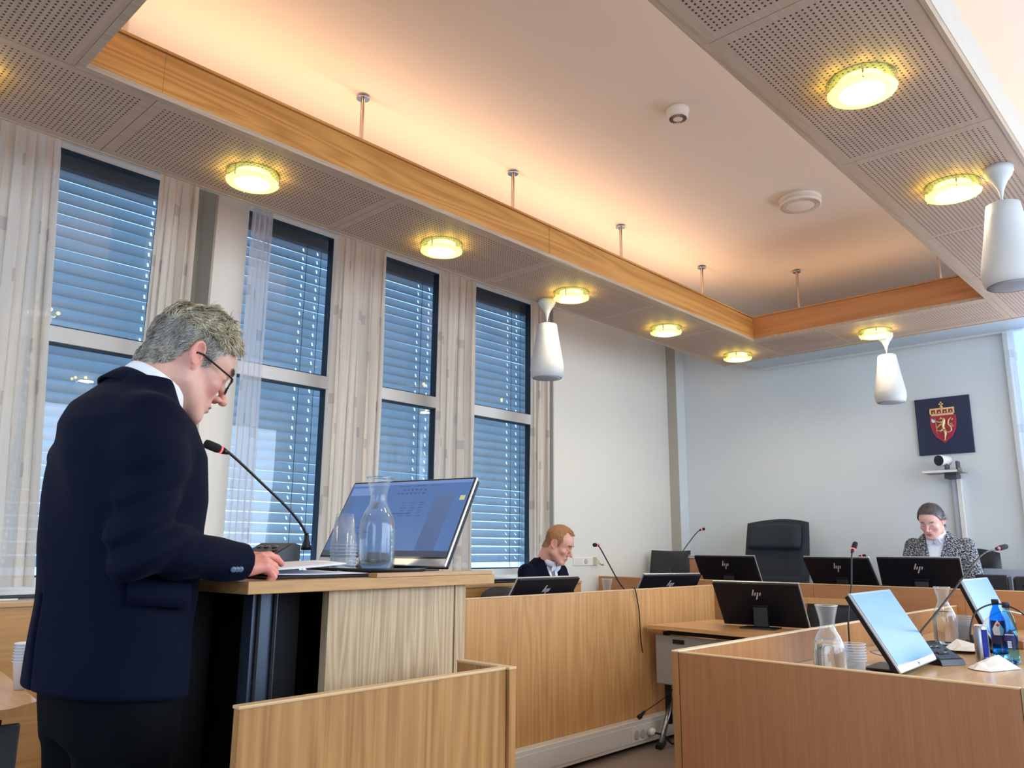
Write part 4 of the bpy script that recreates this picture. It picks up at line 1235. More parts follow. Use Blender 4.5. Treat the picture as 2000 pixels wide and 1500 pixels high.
def office_chair(loc, yaw, label, w=.56, backh=.72, headrest=False, seat_z=.48, zb=0.0, mat=None, arms=True, crown=.045):
    """yaw 0: sitter faces -Y; the back stands behind (+Y)"""
    mat = mat or M_fab
    t = thing('office_chair', label, 'chair', loc)
    M = frame(loc, yaw)
    B = M @ Matrix.Translation((0, .22, seat_z - .02)) @ Matrix.Rotation(-rd(9), 4, 'X')
    vs, fs = cushion(w, backh, .10, bow=-.05, top=crown)
    bk = MB().add(vs, fs, True).build('backrest', mat, t, M=B)
    if headrest:
        vs, fs = cushion(w * .84, .22, .12, bow=-.05, top=.02)
        MB().add(vs, fs, True).build('headrest', mat, bk, M=B @ Matrix.Translation((-.0, -.055, backh - .25)))
        vs, fs = cushion(w * .80, .30, .06, bow=-.03)
        MB().add(vs, fs, True).build('lumbar_cushion', mat, bk, M=B @ Matrix.Translation((0, -.045, .08)))
    vs, fs = cushion(w * .95, .50, .11, bow=0)
    MB().add(vs, fs, True).build('seat', mat, t, M=M @ Matrix.Translation((0, .22, seat_z)) @ Matrix.Rotation(pi / 2, 4, 'X'))
    MB().tube([(0, 0, .08), (0, 0, seat_z - .05)], .028, 14).build('gas_column', M_black, t, M=M)
    for k in range(5):
        a = 2 * pi * k / 5 + .3
        lg = MB().tube([(0, 0, .10), (.28 * cos(a), .28 * sin(a), .07)], [.026, .016], 10).build('base_arm', M_black, t, M=M)
        MB().lathe([(.001, -.012), (.026, -.012), (.026, .012), (.001, .012)], (0, 0, 0), 16, M=Matrix.Translation((.28 * cos(a), .28 * sin(a), .027)) @ Matrix.Rotation(a, 4, 'Z') @ Matrix.Rotation(pi / 2, 4, 'X')).build('castor', M_black, lg, M=M)
    if arms:
        for s in (-1, 1):
            MB().tube(spline([(s * w * .48, .05, seat_z), (s * w * .54, .05, seat_z + .1), (s * w * .54, .05, seat_z + .2)]), .014, 10).build('arm_support', M_black, t, M=M)
            MB().bbox(s * w * .54 - .035, s * w * .54 + .035, -.14, .14, seat_z + .20, seat_z + .23, .012).build('armrest', M_black, t, M=M)
    return t


office_chair((-3.36, 6.84, .131), rd(-6), 'large anthracite judge chair with headrest behind the bench', w=.66, backh=.86, headrest=True)
office_chair((-1.80, 6.98, .131), rd(0), 'dark office chair the woman sits in behind the bench', w=.50, backh=.60, mat=M_leather)
office_chair((-4.28, 6.56, .131), rd(2), 'black square-backed chair behind the left end of the bench', w=.45, backh=.61, mat=M_leather, seat_z=.47, arms=False, crown=0)
office_chair((-3.92, 4.34, 0), rd(92), 'dark office chair the man with the tie sits in', w=.48, backh=.42, mat=M_leather, arms=False)
# wooden chair in front of the bench
t = thing('wooden_chair', 'light wooden chair with black padded back in front of the judges bench', 'chair', (-2.1, 5.3, 0))
M = frame((-2.16, 5.30, 0), rd(8))
WC = wood('chair_beech', sr(216, 168, 108), sr(190, 138, 80), 'z', 2.0, rough=.4)
for s in (-1, 1):
    MB().prism([(.20, 0), (.235, 0), (.25, .45), (.285, .875), (.255, .88), (.215, .45)], 'x', s * .24 - .012, s * .24 + .012).build('back_post', WC, t, M=M)
    MB().box(s * .23 - .016, s * .23 + .016, -.20, -.165, 0, .44).build('leg', WC, t, M=M)
MB().box(-.228, .228, .262, .282, .84, .878).build('top_rail', WC, t, M=M)
vs, fs = cushion(.44, .33, .035, bow=.01)
MB().add(vs, fs, True).build('back_pad', M_leather, t, M=M @ Matrix.Translation((0, .265, .51)) @ Matrix.Rotation(-rd(5), 4, 'X'))
MB().bbox(-.24, .24, -.21, .23, .44, .475, .01).build('seat', M_leather, t, M=M)
# wooden armchair behind the window-side desk, its arm just showing
t = thing('wooden_armchair', 'wooden armchair behind the window-side desk, left of the seated man', 'chair', (-4.1, 3.5, 0))
M = frame((-3.93, 3.40, 0), rd(80))
for s in (-1, 1):
    MB().prism([(.20, 0), (.235, 0), (.25, .45), (.285, .82), (.255, .82), (.215, .45)], 'x', s * .26 - .014, s * .26 + .014).build('back_post', WC, t, M=M)
    MB().box(s * .26 - .016, s * .26 + .016, -.22, -.185, 0, .70).build('leg', WC, t, M=M)
    MB().bbox(s * .26 - .024, s * .26 + .024, -.26, .26, .70, .725, .008).build('armrest', WC, t, M=M)
MB().bbox(-.25, .25, -.23, .23, .43, .47, .01).build('seat', M_leather, t, M=M)
MB().box(-.246, .246, .262, .282, .70, .82).build('back_rail', WC, t, M=M)

# ------------------------------------------------------------------ back wall things
t = thing('crest_plaque', 'dark blue square plaque with a crowned red shield and golden lion on the back wall', 'plaque', (-1.92, 7.48, 2.0))
PM = Matrix.Translation((-1.925, 7.46, 2.265))
MB().box(-.216, .216, .015, .038, -.247, .247, b=.002).build('backboard', plain('plaque_navy', sr(20, 34, 70), .5, noise=.05), t, M=PM)
M_gold = plain('crest_gold', sr(222, 190, 140), .35, .55)
M_crim = plain('crest_red', sr(168, 28, 56), .45)
def shield(s): return [(-.100 * s, .085 * s), (.103 * s, .085 * s), (.103 * s, .02 * s), (.092 * s, -.04 * s), (.062 * s, -.098 * s), (.0, -.150 * s), (-.062 * s, -.098 * s), (-.092 * s, -.04 * s), (-.100 * s, .02 * s)]
MB().prism(shield(1.0), 'y', .004, .015).build('shield_border', plain('crest_border', sr(196, 60, 90), .4), t, M=PM)
MB().prism(shield(.95), 'y', .001, .0045).build('shield', M_crim, t, M=PM)
# lion rampant (facing left, axe in the forepaws) as a stepped relief
m = MB()
def blob(pts, r): m.tube([(x, -.004, z) for x, z in pts], r, 8)
blob([(.008, .062), (.010, .045), (.006, .022), (.0, .0), (.0, -.02), (.006, -.038)], [.011, .014, .016, .013, .012, .015])       # neck to haunch
blob([(-.004, .064), (-.014, .058), (-.024, .052)], [.013, .010, .006])                                          # head and muzzle
blob([(-.002, .03), (-.022, .026), (-.044, .034), (-.052, .040)], [.010, .008, .006, .007])                      # upper forepaw
blob([(-.004, .012), (-.024, .004), (-.042, -.012), (-.048, -.022)], [.010, .008, .006, .007])                   # lower forepaw
blob([(.0, -.035), (-.022, -.05), (-.04, -.045), (-.058, -.048)], [.014, .010, .006, .007])                      # raised hind leg
blob([(.006, -.04), (.014, -.075), (.008, -.10), (.006, -.128), (-.008, -.128)], [.016, .011, .007, .006, .006])   # standing hind leg
blob([(.014, -.05), (.04, -.066), (.062, -.05), (.060, -.02), (.040, .005), (.046, .04), (.068, .062), (.080, .048), (.068, .036)], [.006, .006, .006, .006, .006, .006, .006, .006, .004])  # tail
for q in ((.045, .0), (.05, -.012), (.055, -.024)): blob([q, (q[0] + .028, q[1] + .012)], [.005, .002])
blob([(-.053, -.095 + .02), (-.056, .065)], [.0028, .0028])                                                      # axe shaft
m.build('golden_lion', M_gold, t, M=PM)
m = MB(); m.prism([(-.056, .045), (-.085, .066), (-.088, .04), (-.076, .025), (-.056, .032)], 'y', -.006, .0); m.build('axe_blade', M_labw, t, M=PM)
m = MB(); m.box(-.086, .090, -.004, .010, .086, .104); m.box(-.094, .098, -.002, .010, .138, .152)
for k in range(5): x = -.090 + k * .0455; m.box(x - .006, x + .006, -.004, .010, .10, .14)
for k in range(4): x = -.067 + k * .0455; m.tube([(x, -.003, .108), (x, -.003, .124)], [.008, .004], 8)
m.tube([(0, 0, .15), (0, 0, .165)], .014, 10); m.box(-.005, .005, -.004, .006, .160, .205); m.box(-.017, .017, -.004, .006, .180, .192)
m.build('golden_crown', M_gold, t, M=PM)
m = MB()
for k in range(4): x = -.067 + k * .0455; m.box(x - .015, x + .015, .004, .012, .104, .138)
m.build('crown_lining', M_crim, t, M=PM)
# conference camera on its bracket
t = thing('camera_shelf', 'small wall shelf on a white conduit under the crest plaque', 'shelf', (-1.9, 7.45, 1.84))
MB().bbox(-2.07, -1.77, 7.24, 7.44, 1.842, 1.852, .004).build('shelf_plate', plain('shelf_grey', sr(120, 124, 134), .4, .4), t)
MB().box(-2.065, -1.80, 7.238, 7.243, 1.842, 1.862).build('shelf_lip', M_white, t)
MB().bbox(-1.80, -1.765, 7.26, 7.40, 1.84, 1.875, .004).build('end_bracket', M_grey, t)
MB().box(-1.93, -1.84, 7.36, 7.495, 1.80, 1.842).build('wall_bracket', M_dgrey, t)
t = thing('cable_conduit', 'white vertical cable conduit on the back wall behind the woman', 'conduit', (-1.87, 7.48, .13))
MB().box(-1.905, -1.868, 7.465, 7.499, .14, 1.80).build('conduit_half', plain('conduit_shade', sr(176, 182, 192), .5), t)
MB().box(-1.866, -1.835, 7.455, 7.499, .14, 1.80).build('conduit_half', M_white, t)
t = thing('conference_camera', 'white round conference camera with black lens on the shelf under the crest', 'camera', (-1.92, 7.3, 1.853))
MB().bbox(-1.975, -1.80, 7.27, 7.40, 1.853, 1.868, .005).build('camera_base', M_black, t)
m = MB(); m.bbox(-1.905, -1.885, 7.29, 7.38, 1.862, 1.93, .005); m.bbox(-1.83, -1.81, 7.33, 7.40, 1.862, 1.94, .005); m.build('yoke', M_dgrey, t)
CM = Matrix.Translation((-1.925, 7.30, 1.945)) @ Matrix.Rotation(rd(50), 4, 'Z') @ Matrix.Rotation(pi / 2, 4, 'X')
CM = Matrix.Translation((-1.935, 7.27, 1.945)) @ Vector((-.35, -.94, -.05)).to_track_quat('Z', 'Y').to_matrix().to_4x4()
MB().lathe([(.03, -.12), (.042, -.11), (.048, -.02), (.048, 0), (.044, .004)], (0, 0, 0), 32, M=CM, cap1=False).build('camera_barrel', M_white, t)
MB().lathe([(.044, .002), (.040, .004), (.036, -.002), (.001, .004)], (0, 0, 0), 32, M=CM).build('lens', plain('lens_glass_black', sr(14, 22, 30), .08), t)
# sockets on the long pier
t = thing('wall_socket_strip', 'white triple socket strip on the wall right of the seated man', 'socket', (-4.59, 5.85, 1.05))
MB().bbox(PX, PX + .012, 5.675, 6.02, 1.050, 1.122, .003).build('strip_frame', M_white, t)
MB().lathe([(.001, 0), (.022, 0), (.025, .003), (.02, .004)], (0, 0, 0), 24, M=Matrix.Translation((PX + .012, 5.85, 1.086)) @ Matrix.Rotation(pi / 2, 4, 'Y')).build('socket', plain('socket_shadow_ring', sr(190, 184, 174), .5), t)
MB().box(PX + .012, PX + .014, 5.69, 5.80, 1.06, 1.112).build('blank_cover', M_race, t)
t = thing('wall_charger', 'beige cube charger with dangling key plugged in the wall socket strip', 'charger', (-4.56, 5.99, 1.05))
MB().prism([(5.955, 1.055), (6.03, 1.06), (5.96, 1.125)], 'x', PX + .013, PX + .05).build('charger_body', plain('charger_beige', sr(206, 194, 168), .5), t)
MB().tube(spline([(PX + .04, 6.0, 1.07), (PX + .06, 6.04, 1.05), (PX + .05, 6.06, 1.06)]), .004, 8).build('charger_cord', M_dgrey, t)
# ------------------------------------------------------------------ people: bodies grown from blended volumes
F32 = np.float32


def nets(f, lo, hi, h):
    """mesh the zero level of f over a box: one vertex per crossed cell, one quad per crossed edge"""
    ax = [np.arange(lo[k], hi[k] + h, h, dtype=F32) for k in range(3)]
    P = np.meshgrid(*ax, indexing='ij')
    D = f(*P).astype(F32)
    n = D.shape; S = D < 0
    c = [(i, j, k) for i in (0, 1) for j in (0, 1) for k in (0, 1)]
    sl = lambda A, o: A[o[0]:n[0] - 1 + o[0], o[1]:n[1] - 1 + o[1], o[2]:n[2] - 1 + o[2]]
    cnt = sum(sl(S, o).astype(np.int8) for o in c)
    act = (cnt > 0) & (cnt < 8)
    idx = np.full(act.shape, -1, np.int64); cells = np.argwhere(act); idx[act] = np.arange(len(cells))
    acc = np.zeros((len(cells), 3)); wt = np.zeros(len(cells))
    I, J, K = cells.T
    for a in c:
        for d in range(3):
            if a[d]: continue
            b = list(a); b[d] = 1
            da = D[I + a[0], J + a[1], K + a[2]]; db = D[I + b[0], J + b[1], K + b[2]]
            cr = (da < 0) != (db < 0)
            t = np.where(cr, da / np.where(cr, da - db, 1), 0)
            p = np.stack([I + a[0], J + a[1], K + a[2]], 1).astype(float); p[:, d] += t
            acc[cr] += p[cr]; wt[cr] += 1
    V = acc / wt[:, None] * h + np.array(lo)
    F = []
    for d in range(3):
        u, v = [(1, 2), (2, 0), (0, 1)][d]
        s0 = [slice(None)] * 3; s1 = [slice(None)] * 3; s0[d] = slice(0, n[d] - 1); s1[d] = slice(1, n[d])
        A, B = S[tuple(s0)], S[tuple(s1)]
        E = np.argwhere(A != B)
        ok = (E[:, u] > 0) & (E[:, v] > 0) & (E[:, u] < n[u] - 1) & (E[:, v] < n[v] - 1); E = E[ok]
        fl = A[tuple(E.T)]

        def q(du, dv):
            e = E.copy(); e[:, u] -= du; e[:, v] -= dv; return idx[tuple(e.T)]
        Q = np.stack([q(1, 1), q(0, 1), q(0, 0), q(1, 0)], 1)
        Q[~fl] = Q[~fl][:, ::-1]; F.append(Q)
    return V, np.concatenate(F)


def smin(a, b, k): h_ = np.clip(.5 + .5 * (b - a) / k, 0, 1); return b * (1 - h_) + a * h_ - k * h_ * (1 - h_)
def smax(a, b, k): return -smin(-a, -b, k)


def ell(P, c, r):
    q = [(P[i] - c[i]) / r[i] for i in range(3)]
    k0 = np.sqrt(q[0] ** 2 + q[1] ** 2 + q[2] ** 2) + 1e-9
    g = [q[i] / r[i] for i in range(3)]
    k1 = np.sqrt(g[0] ** 2 + g[1] ** 2 + g[2] ** 2) + 1e-9
    return k0 * (k0 - 1) / k1


def cap(P, a, b, ra, rb=None):
    rb = ra if rb is None else rb
    a = np.array(a, float); b = np.array(b, float); d = b - a; L = float(d @ d) + 1e-12
    t = np.clip(((P[0] - a[0]) * d[0] + (P[1] - a[1]) * d[1] + (P[2] - a[2]) * d[2]) / L, 0, 1)
    return np.sqrt((P[0] - a[0] - t * d[0]) ** 2 + (P[1] - a[1] - t * d[1]) ** 2 + (P[2] - a[2] - t * d[2]) ** 2) - (ra + (rb - ra) * t)


def chain(P, pts, rs, k=.01):
    d = None
    for i in range(len(pts) - 1):
        e = cap(P, pts[i], pts[i + 1], rs[i], rs[i + 1]); d = e if d is None else smin(d, e, k)
    return d


def loft(P, tab, pw=2.2):
    """torso volume: table rows (z, cx, cy, rx, ry)"""
    T = np.array(tab, float); z = P[2]
    g = lambda i: np.interp(z, T[:, 0], T[:, i])
    cx, cy, rx, ry = g(1), g(2), g(3), g(4)
    q = (np.abs((P[0] - cx) / rx) ** pw + np.abs((P[1] - cy) / ry) ** pw) ** (1 / pw)
    d = (q - 1) * np.minimum(rx, ry)
    return np.maximum(d, np.maximum(T[0, 0] - z, z - T[-1, 0]))


def make_obj(name, V, F, mats, parent, M=None, colors=None, smooth=True):
    if M is not None:
        A = np.array(M); V = V @ A[:3, :3].T + A[:3, 3]
    org = WLOC[parent.name]
    me = bpy.data.meshes.new(name)
    me.from_pydata((V - np.array(org)).tolist(), [], F.tolist() if hasattr(F, 'tolist') else F)
    for m in (mats if isinstance(mats, (list, tuple)) else [mats]): me.materials.append(m)
    me.polygons.foreach_set('use_smooth', [smooth] * len(me.polygons))
    if colors is not None:
        ca = me.color_attributes.new('tone', 'FLOAT_COLOR', 'POINT')
        ca.data.foreach_set('color', np.concatenate([colors, np.ones((len(colors), 1))], 1).astype(F32).ravel())
    me.update()
    o = bpy.data.objects.new(name, me); COL.objects.link(o); o.parent = parent
    root = parent
    while root.parent: root = root.parent
    o.location = (0, 0, 0); WLOC[o.name] = Vector(org)
    return o


def relax(V, F, n=2, k=.5):
    E = np.concatenate([F[:, [0, 1]], F[:, [1, 2]], F[:, [2, 3]], F[:, [3, 0]]])
    for _ in range(n):
        s = np.zeros_like(V); c = np.zeros(len(V))
        for a, b in ((0, 1), (1, 0)):
            np.add.at(s, E[:, a], V[E[:, b]]); np.add.at(c, E[:, a], 1)
        V = V * (1 - k) + k * s / np.maximum(c, 1)[:, None]
    return V


def skin_mat(name, col, red):
    m, nt, p = base(name)
    at = nd(nt, 'ShaderNodeVertexColor', layer_name='tone')
    tc = nd(nt, 'ShaderNodeTexCoord'); ns = nd(nt, 'ShaderNodeTexNoise', i_Scale=45, i_Detail=5)
    nt.links.new(tc.outputs['Object'], ns.inputs['Vector'])
    mr = nd(nt, 'ShaderNodeMapRange'); mr.inputs[3].default_value = .86; mr.inputs[4].default_value = 1.12
    nt.links.new(ns.outputs['Fac'], mr.inputs[0])
    mx = nd(nt, 'ShaderNodeMix', data_type='RGBA', blend_type='MULTIPLY'); mx.inputs[0].default_value = 1
    nt.links.new(at.outputs[0], mx.inputs[6]); nt.links.new(mr.outputs[0], mx.inputs[7])
    nt.links.new(mx.outputs[2], p.inputs['Base Color'])
    p.inputs['Roughness'].default_value = .48
    p.inputs['Subsurface Weight'].default_value = .12; p.inputs['Subsurface Radius'].default_value = (.01, .004, .002)
    n2 = nd(nt, 'ShaderNodeTexNoise', i_Scale=420, i_Detail=2); nt.links.new(tc.outputs['Object'], n2.inputs['Vector'])
    b = nd(nt, 'ShaderNodeBump', i_Strength=.12, i_Distance=.001); nt.links.new(n2.outputs['Fac'], b.inputs['Height']); nt.links.new(b.outputs[0], p.inputs['Normal'])
    return m


def head_sdf(P, neck_to, w=1.0, jaw=1.0, nose=1.0, fem=False):
    """origin between the ears, +y towards the nose, z up"""
    x = np.abs(P[0]) / w; Q = (x, P[1], P[2])
    d = ell(Q, (0, -.004, .046), (.077, .100, .089))
    d = smin(d, ell(Q, (0, .040, .035), (.064, .058, .062)), .02)                       # forehead
    d = smin(d, ell(Q, (0, .042, -.035), (.058, .052, .075)), .025)                    # mid face
    jr = .020 * jaw
    d = smin(d, cap(Q, (.052, .004, -.052), (.022, .074, -.102), jr * 1.05, jr * .85), .025)
    d = smin(d, cap(Q, (.055, .0, -.01), (.052, .004, -.055), .018 * jaw, .018 * jaw), .02)
    d = smin(d, ell(Q, (0, .080, -.104), (.021, .016, .016 * jaw)), .014)              # chin
    d = smin(d, ell(Q, (0, .035, -.085), (.036, .042, .024)), .02)                     # under the jaw
    d = smin(d, ell(Q, (.040, .066, -.022), (.022, .020, .019)), .02)                  # cheekbone
    br = .008 if fem else .0105
    d = smin(d, cap(Q, (.010, .0935, .026), (.036, .082, .029), br, br * .85), .012)     # brow
    d = smax(d, -ell(Q, (.031, .112 if fem else .107, .006), (.018, .016, .013)), .012)                 # eye socket
    d = smin(d, ell(Q, (.0305, .0795, .006), (.0135, .0130, .0115)), .003)               # lid over the eyeball
    d = smin(d, cap(Q, (.019, .0890, -.001), (.042, .0795, .000), .0022), .003)           # lower lid
    d = smin(d, chain(Q, [(0, .092, .018), (0, .104, -.006), (0, .118 + .004 * nose, -.030)], [.007, .0075, .0095 * nose], .006), .009)
    d = smin(d, ell(Q, (0, .117 + .004 * nose, -.033), (.0105, .0115, .0095)), .005)
    d = smin(d, ell(Q, (.0125, .103, -.037), (.0075, .0115, .0075)), .005)              # wings
    d = smax(d, -ell(Q, (.0068, .109, -.0445), (.0035, .0065, .0045)), .002)            # nostrils
    d = smin(d, ell(Q, (0, .083, -.066), (.027, .016, .020)), .014)                    # muzzle
    d = smin(d, ell(Q, (.006, .0965, -.0640), (.0155, .0065, .0042)), .004)             # lips
    d = smin(d, ell(Q, (.003, .0955, -.0745), (.0150, .0070, .0050)), .004)
    d = smax(d, -cap(Q, (0, .1055, -.0690), (.021, .0945, -.0695), .0016), .002)
    d = smax(d, -ell(Q, (0, .1035, -.087), (.014, .006, .0045)), .008)                  # dip under the lip
    # ear
    ca, sa = cos(.42), sin(.42)
    ex, ey, ez = x - .0765, P[1] + .010, P[2] - .004
    u = (ex * ca + ey * sa, -ex * sa + ey * ca, ez)
    t = .18; u = (u[0], u[1] * cos(t) + u[2] * sin(t), -u[1] * sin(t) + u[2] * cos(t))
    e = ell(u, (.003, 0, .002), (.0075, .0185, .031))
    e = smax(e, -ell(u, (.0115, .001, .003), (.0085, .0130, .0225)), .002)
    for k in range(9):
        a0, a1 = -1.1 + k * .52, -1.1 + (k + 1) * .52
        e = smin(e, cap(u, (.0075, -.0165 * sin(a0 - .3), .004 + .027 * cos(a0 - .3)), (.0075, -.0165 * sin(a1 - .3), .004 + .027 * cos(a1 - .3)), .0034), .002)
    e = smin(e, cap(u, (.006, -.007, -.010), (.006, -.008, .014), .0028), .003)
    e = smin(e, ell(u, (.004, .004, -.027), (.0055, .0085, .009)), .004)
    e = smin(e, ell(u, (.006, .0145, -.003), (.004, .004, .006)), .003)
    d = smin(d, e, .005)
    n0 = (0, -.028, -.045)
    nk = smin(cap(P, n0, neck_to, .056, .060), cap(P, (0, -.055, -.03), neck_to, .045, .058), .03)
    # the tendons and the throat
    d = smin(d, nk, .022)
    return d


def skin_colors(V, base_c, lip_c, red_c, w=1.0, N=None):
    """real colour differences of skin: lips, ears, cheeks, lash line"""
    x = np.abs(V[:, 0]) / w; y, z = V[:, 1], V[:, 2]
    C = np.tile(np.array(base_c), (len(V), 1))

    def mixm(m, c): C[:] = C * (1 - m[:, None]) + np.array(c) * m[:, None]
    g = lambda cx, cy, cz, r: np.exp(-(((x - cx) ** 2 + (y - cy) ** 2 + (z - cz) ** 2) / r ** 2))
    mixm(.55 * g(.045, .07, -.03, .028), red_c); mixm(.5 * g(0, .12, -.03, .018), red_c)
    mixm(.6 * np.exp(-(((x - .085) / .016) ** 2 + ((y + .010) / .028) ** 2 + ((z - .002) / .040) ** 2) ** 2), red_c)
    lip = ((np.abs(z + .0690) < .0092 * (1 - (x / .026) ** 2)) & (x < .025) & (y > .088)).astype(float)
    mixm(.75 * lip, lip_c)
    lash = ((np.abs(z + .0030 - .00 * x) < .0015) & (x > .019) & (x < .042) & (y > .079)).astype(float)
    mixm(.8 * lash, (.05, .03, .02))
    return C


def srl(*c): return sr(*c)[:3]


def strands(name, V, N, mask_fn, flow, n, length, r0, mats, parent, M, seed=0, lift=.35, seg=5, curl=.0, cross=3, clump=0.0, offs=.001, tones=None):
    rnd = np.random.default_rng(seed)
    ids = np.where(mask_fn(V))[0]
    pick = rnd.choice(ids, n)
    root = V[pick] + rnd.normal(0, .0012, (n, 3)) + N[pick] * offs; nn = N[pick]
    L = length(V[pick]) * rnd.uniform(.7, 1.15, n)
    fl = flow(V[pick])
    if clump:
        ph = np.stack([np.sin(V[pick][:, 0] * 95 + V[pick][:, 1] * 60), np.sin(V[pick][:, 1] * 110 + 2), np.sin(V[pick][:, 2] * 90 + V[pick][:, 0] * 70)], 1)
        fl = fl + clump * ph
    fl = fl + rnd.normal(0, .15, (n, 3))
    fl -= nn * (fl * nn).sum(1)[:, None] * .8
    fl /= np.linalg.norm(fl, axis=1)[:, None] + 1e-9
    pts = []
    for s in range(seg + 1):
        t = s / seg
        ph = np.sin(t * 3.0 + rnd.uniform(0, 6, n))[:, None] * curl
        p = root + (nn * (lift * np.sin(t * 2.2))[..., None] if np.ndim(t) else nn * lift * math.sin(t * 2.2) * .5) * L[:, None] + fl * (L * t)[:, None] + ph * np.cross(nn, fl) * L[:, None]
        pts.append(p)
    pts = np.stack(pts, 1)
    tan = np.gradient(pts, axis=1); tan /= np.linalg.norm(tan, axis=2, keepdims=True) + 1e-9
    side = np.cross(tan, nn[:, None, :]); side /= np.linalg.norm(side, axis=2, keepdims=True) + 1e-9
    up = np.cross(side, tan)
    VV = []; rr = r0 * (1 - np.linspace(0, 1, seg + 1) ** 2 * .85)
    for k in range(cross):
        a = 2 * pi * k / cross
        VV.append(pts + (side * cos(a) + up * sin(a)) * rr[None, :, None])
    VV = np.stack(VV, 2)                                    # n, seg+1, cross, 3
    Vf = VV.reshape(-1, 3)
    b = np.arange(n)[:, None, None] * (seg + 1) * cross + np.arange(seg)[None, :, None] * cross
    k = np.arange(cross)[None, None, :]; k2 = (k + 1) % cross
    F = np.stack([b + k, b + k2, b + cross + k2, b + cross + k], -1).reshape(-1, 4)
    col = None
    if tones is not None:                      # every strand has its own shade
        c0, c1 = np.array(tones[0]), np.array(tones[1]); rp = V[pick]
        patch = .5 + .5 * np.sin(rp[:, 0] * 170 + 3 * np.sin(rp[:, 1] * 60)) * np.sin(rp[:, 1] * 130 + rp[:, 2] * 60)
        w_ = np.clip(.55 * patch + rnd.normal(.25, .28, n), 0, 1)
        col = np.repeat(c0 * (1 - w_[:, None]) + c1 * w_[:, None], (seg + 1) * cross, axis=0)
    return make_obj(name, Vf, F, mats, parent, M=M, colors=col)


def strand_mat(name):
    m, nt, p = base(name)
    at = nd(nt, 'ShaderNodeVertexColor', layer_name='tone'); nt.links.new(at.outputs[0], p.inputs['Base Color'])
    p.inputs['Roughness'].default_value = .38
    return m


def vnormals(V, F):
    a = np.cross(V[F[:, 2]] - V[F[:, 0]], V[F[:, 3]] - V[F[:, 1]])
    N = np.zeros_like(V)
    for k in range(4): np.add.at(N, F[:, k], a)
    return N / (np.linalg.norm(N, axis=1)[:, None] + 1e-12)


def hand_sdf(P, flex, splay=(6, 2, -3, -8), thumb=None, side=1):
    """wrist at the origin, +y to the fingers, +z the back of the hand; side=+1: little finger at +x"""
    x = P[0] * side; Q = (x, P[1], P[2])
    d = smin(cap(Q, (-.014, -.05, 0), (-.010, .01, 0), .020, .019), cap(Q, (.014, -.05, 0), (.010, .01, 0), .020, .018), .015)
    bx = (-.030, -.010, .010, .029); by = (.086, .090, .086, .078); bz = (.0, .003, .001, -.004)
    rr = (.0100, .0103, .0097, .0085)
    LL = ((.044, .026, .022), (.048, .030, .023), (.044, .028, .022), (.035, .021, .020))
    palm = None
    for i in range(4):
        c = cap(Q, (bx[i] * .45, .005, -.002), (bx[i], by[i], bz[i] - .003), .0165, .0125)
        palm = c if palm is None else smin(palm, c, .014)
    palm = smin(palm, ell(Q, (-.026, .035, -.012), (.017, .030, .014)), .012)
    palm = smin(palm, ell(Q, (.022, .035, -.010), (.013, .034, .013)), .012)
    d = smin(d, palm, .016)
    for i in range(4):
        p = np.array((bx[i], by[i], bz[i])); a = 0; s = radians(-splay[i]); pts = [p]; rs = [rr[i] * 1.12]
        for j in range(3):
            a += radians(flex[i][j]); v = np.array((sin(s) * cos(a), cos(s) * cos(a), -sin(a)))
            p = p + v * LL[i][j]; pts.append(p); rs.append(rr[i] * (1.0, .92, .80)[j])
        d = smin(d, chain(Q, pts, rs, .0025), .006)
        d = smin(d, ell(Q, tuple(pts[0] + np.array((0, 0, .003))), (.009, .010, .008)), .006)
    th = thumb or [(-.022, .012, -.012), (-.044, .040, -.020), (-.052, .072, -.024), (-.047, .098, -.028)]
    d = smin(d, chain(Q, th, [.015, .0125, .0108, .0088], .004), .010)
    return d


def band(tab, n=48, thick=.003, gap=0.0):
    """closed or front-open collar: rows (offset along axis, rx, ry) round a local z axis; front is +y"""
    V = []; F = []; rows = [(h_, rx, ry) for h_, rx, ry in tab] + [(h_, rx - thick, ry - thick) for h_, rx, ry in reversed(tab)]
    m = len(rows)
    for (h_, rx, ry) in rows:
        for k in range(n + 1):
            a = pi / 2 + gap + (2 * pi - 2 * gap) * k / n
            V.append((rx * cos(a), ry * sin(a), h_))
    for j in range(m):
        j2 = (j + 1) % m
        for k in range(n): F.append((j * (n + 1) + k, j * (n + 1) + k + 1, j2 * (n + 1) + k + 1, j2 * (n + 1) + k))
    return np.array(V), F


def suit_mat(name, col, sheen_c):
    m, nt, p = base(name)
    tc = nd(nt, 'ShaderNodeTexCoord'); ns = nd(nt, 'ShaderNodeTexNoise', i_Scale=900, i_Detail=2)
    nt.links.new(tc.outputs['Object'], ns.inputs['Vector'])
    mx = nd(nt, 'ShaderNodeMix', data_type='RGBA'); mx.inputs[6].default_value = tuple(c * .7 for c in col[:3]) + (1,); mx.inputs[7].default_value = tuple(c * 1.35 for c in col[:3]) + (1,)
    nt.links.new(ns.outputs['Fac'], mx.inputs[0]); nt.links.new(mx.outputs[2], p.inputs['Base Color'])
    p.inputs['Roughness'].default_value = .8; p.inputs['Specular IOR Level'].default_value = .1
    p.inputs['Sheen Weight'].default_value = .035; p.inputs['Sheen Tint'].default_value = sheen_c; p.inputs['Sheen Roughness'].default_value = .4
    b = nd(nt, 'ShaderNodeBump', i_Strength=.25, i_Distance=.001); nt.links.new(ns.outputs['Fac'], b.inputs['Height']); nt.links.new(b.outputs[0], p.inputs['Normal'])
    return m


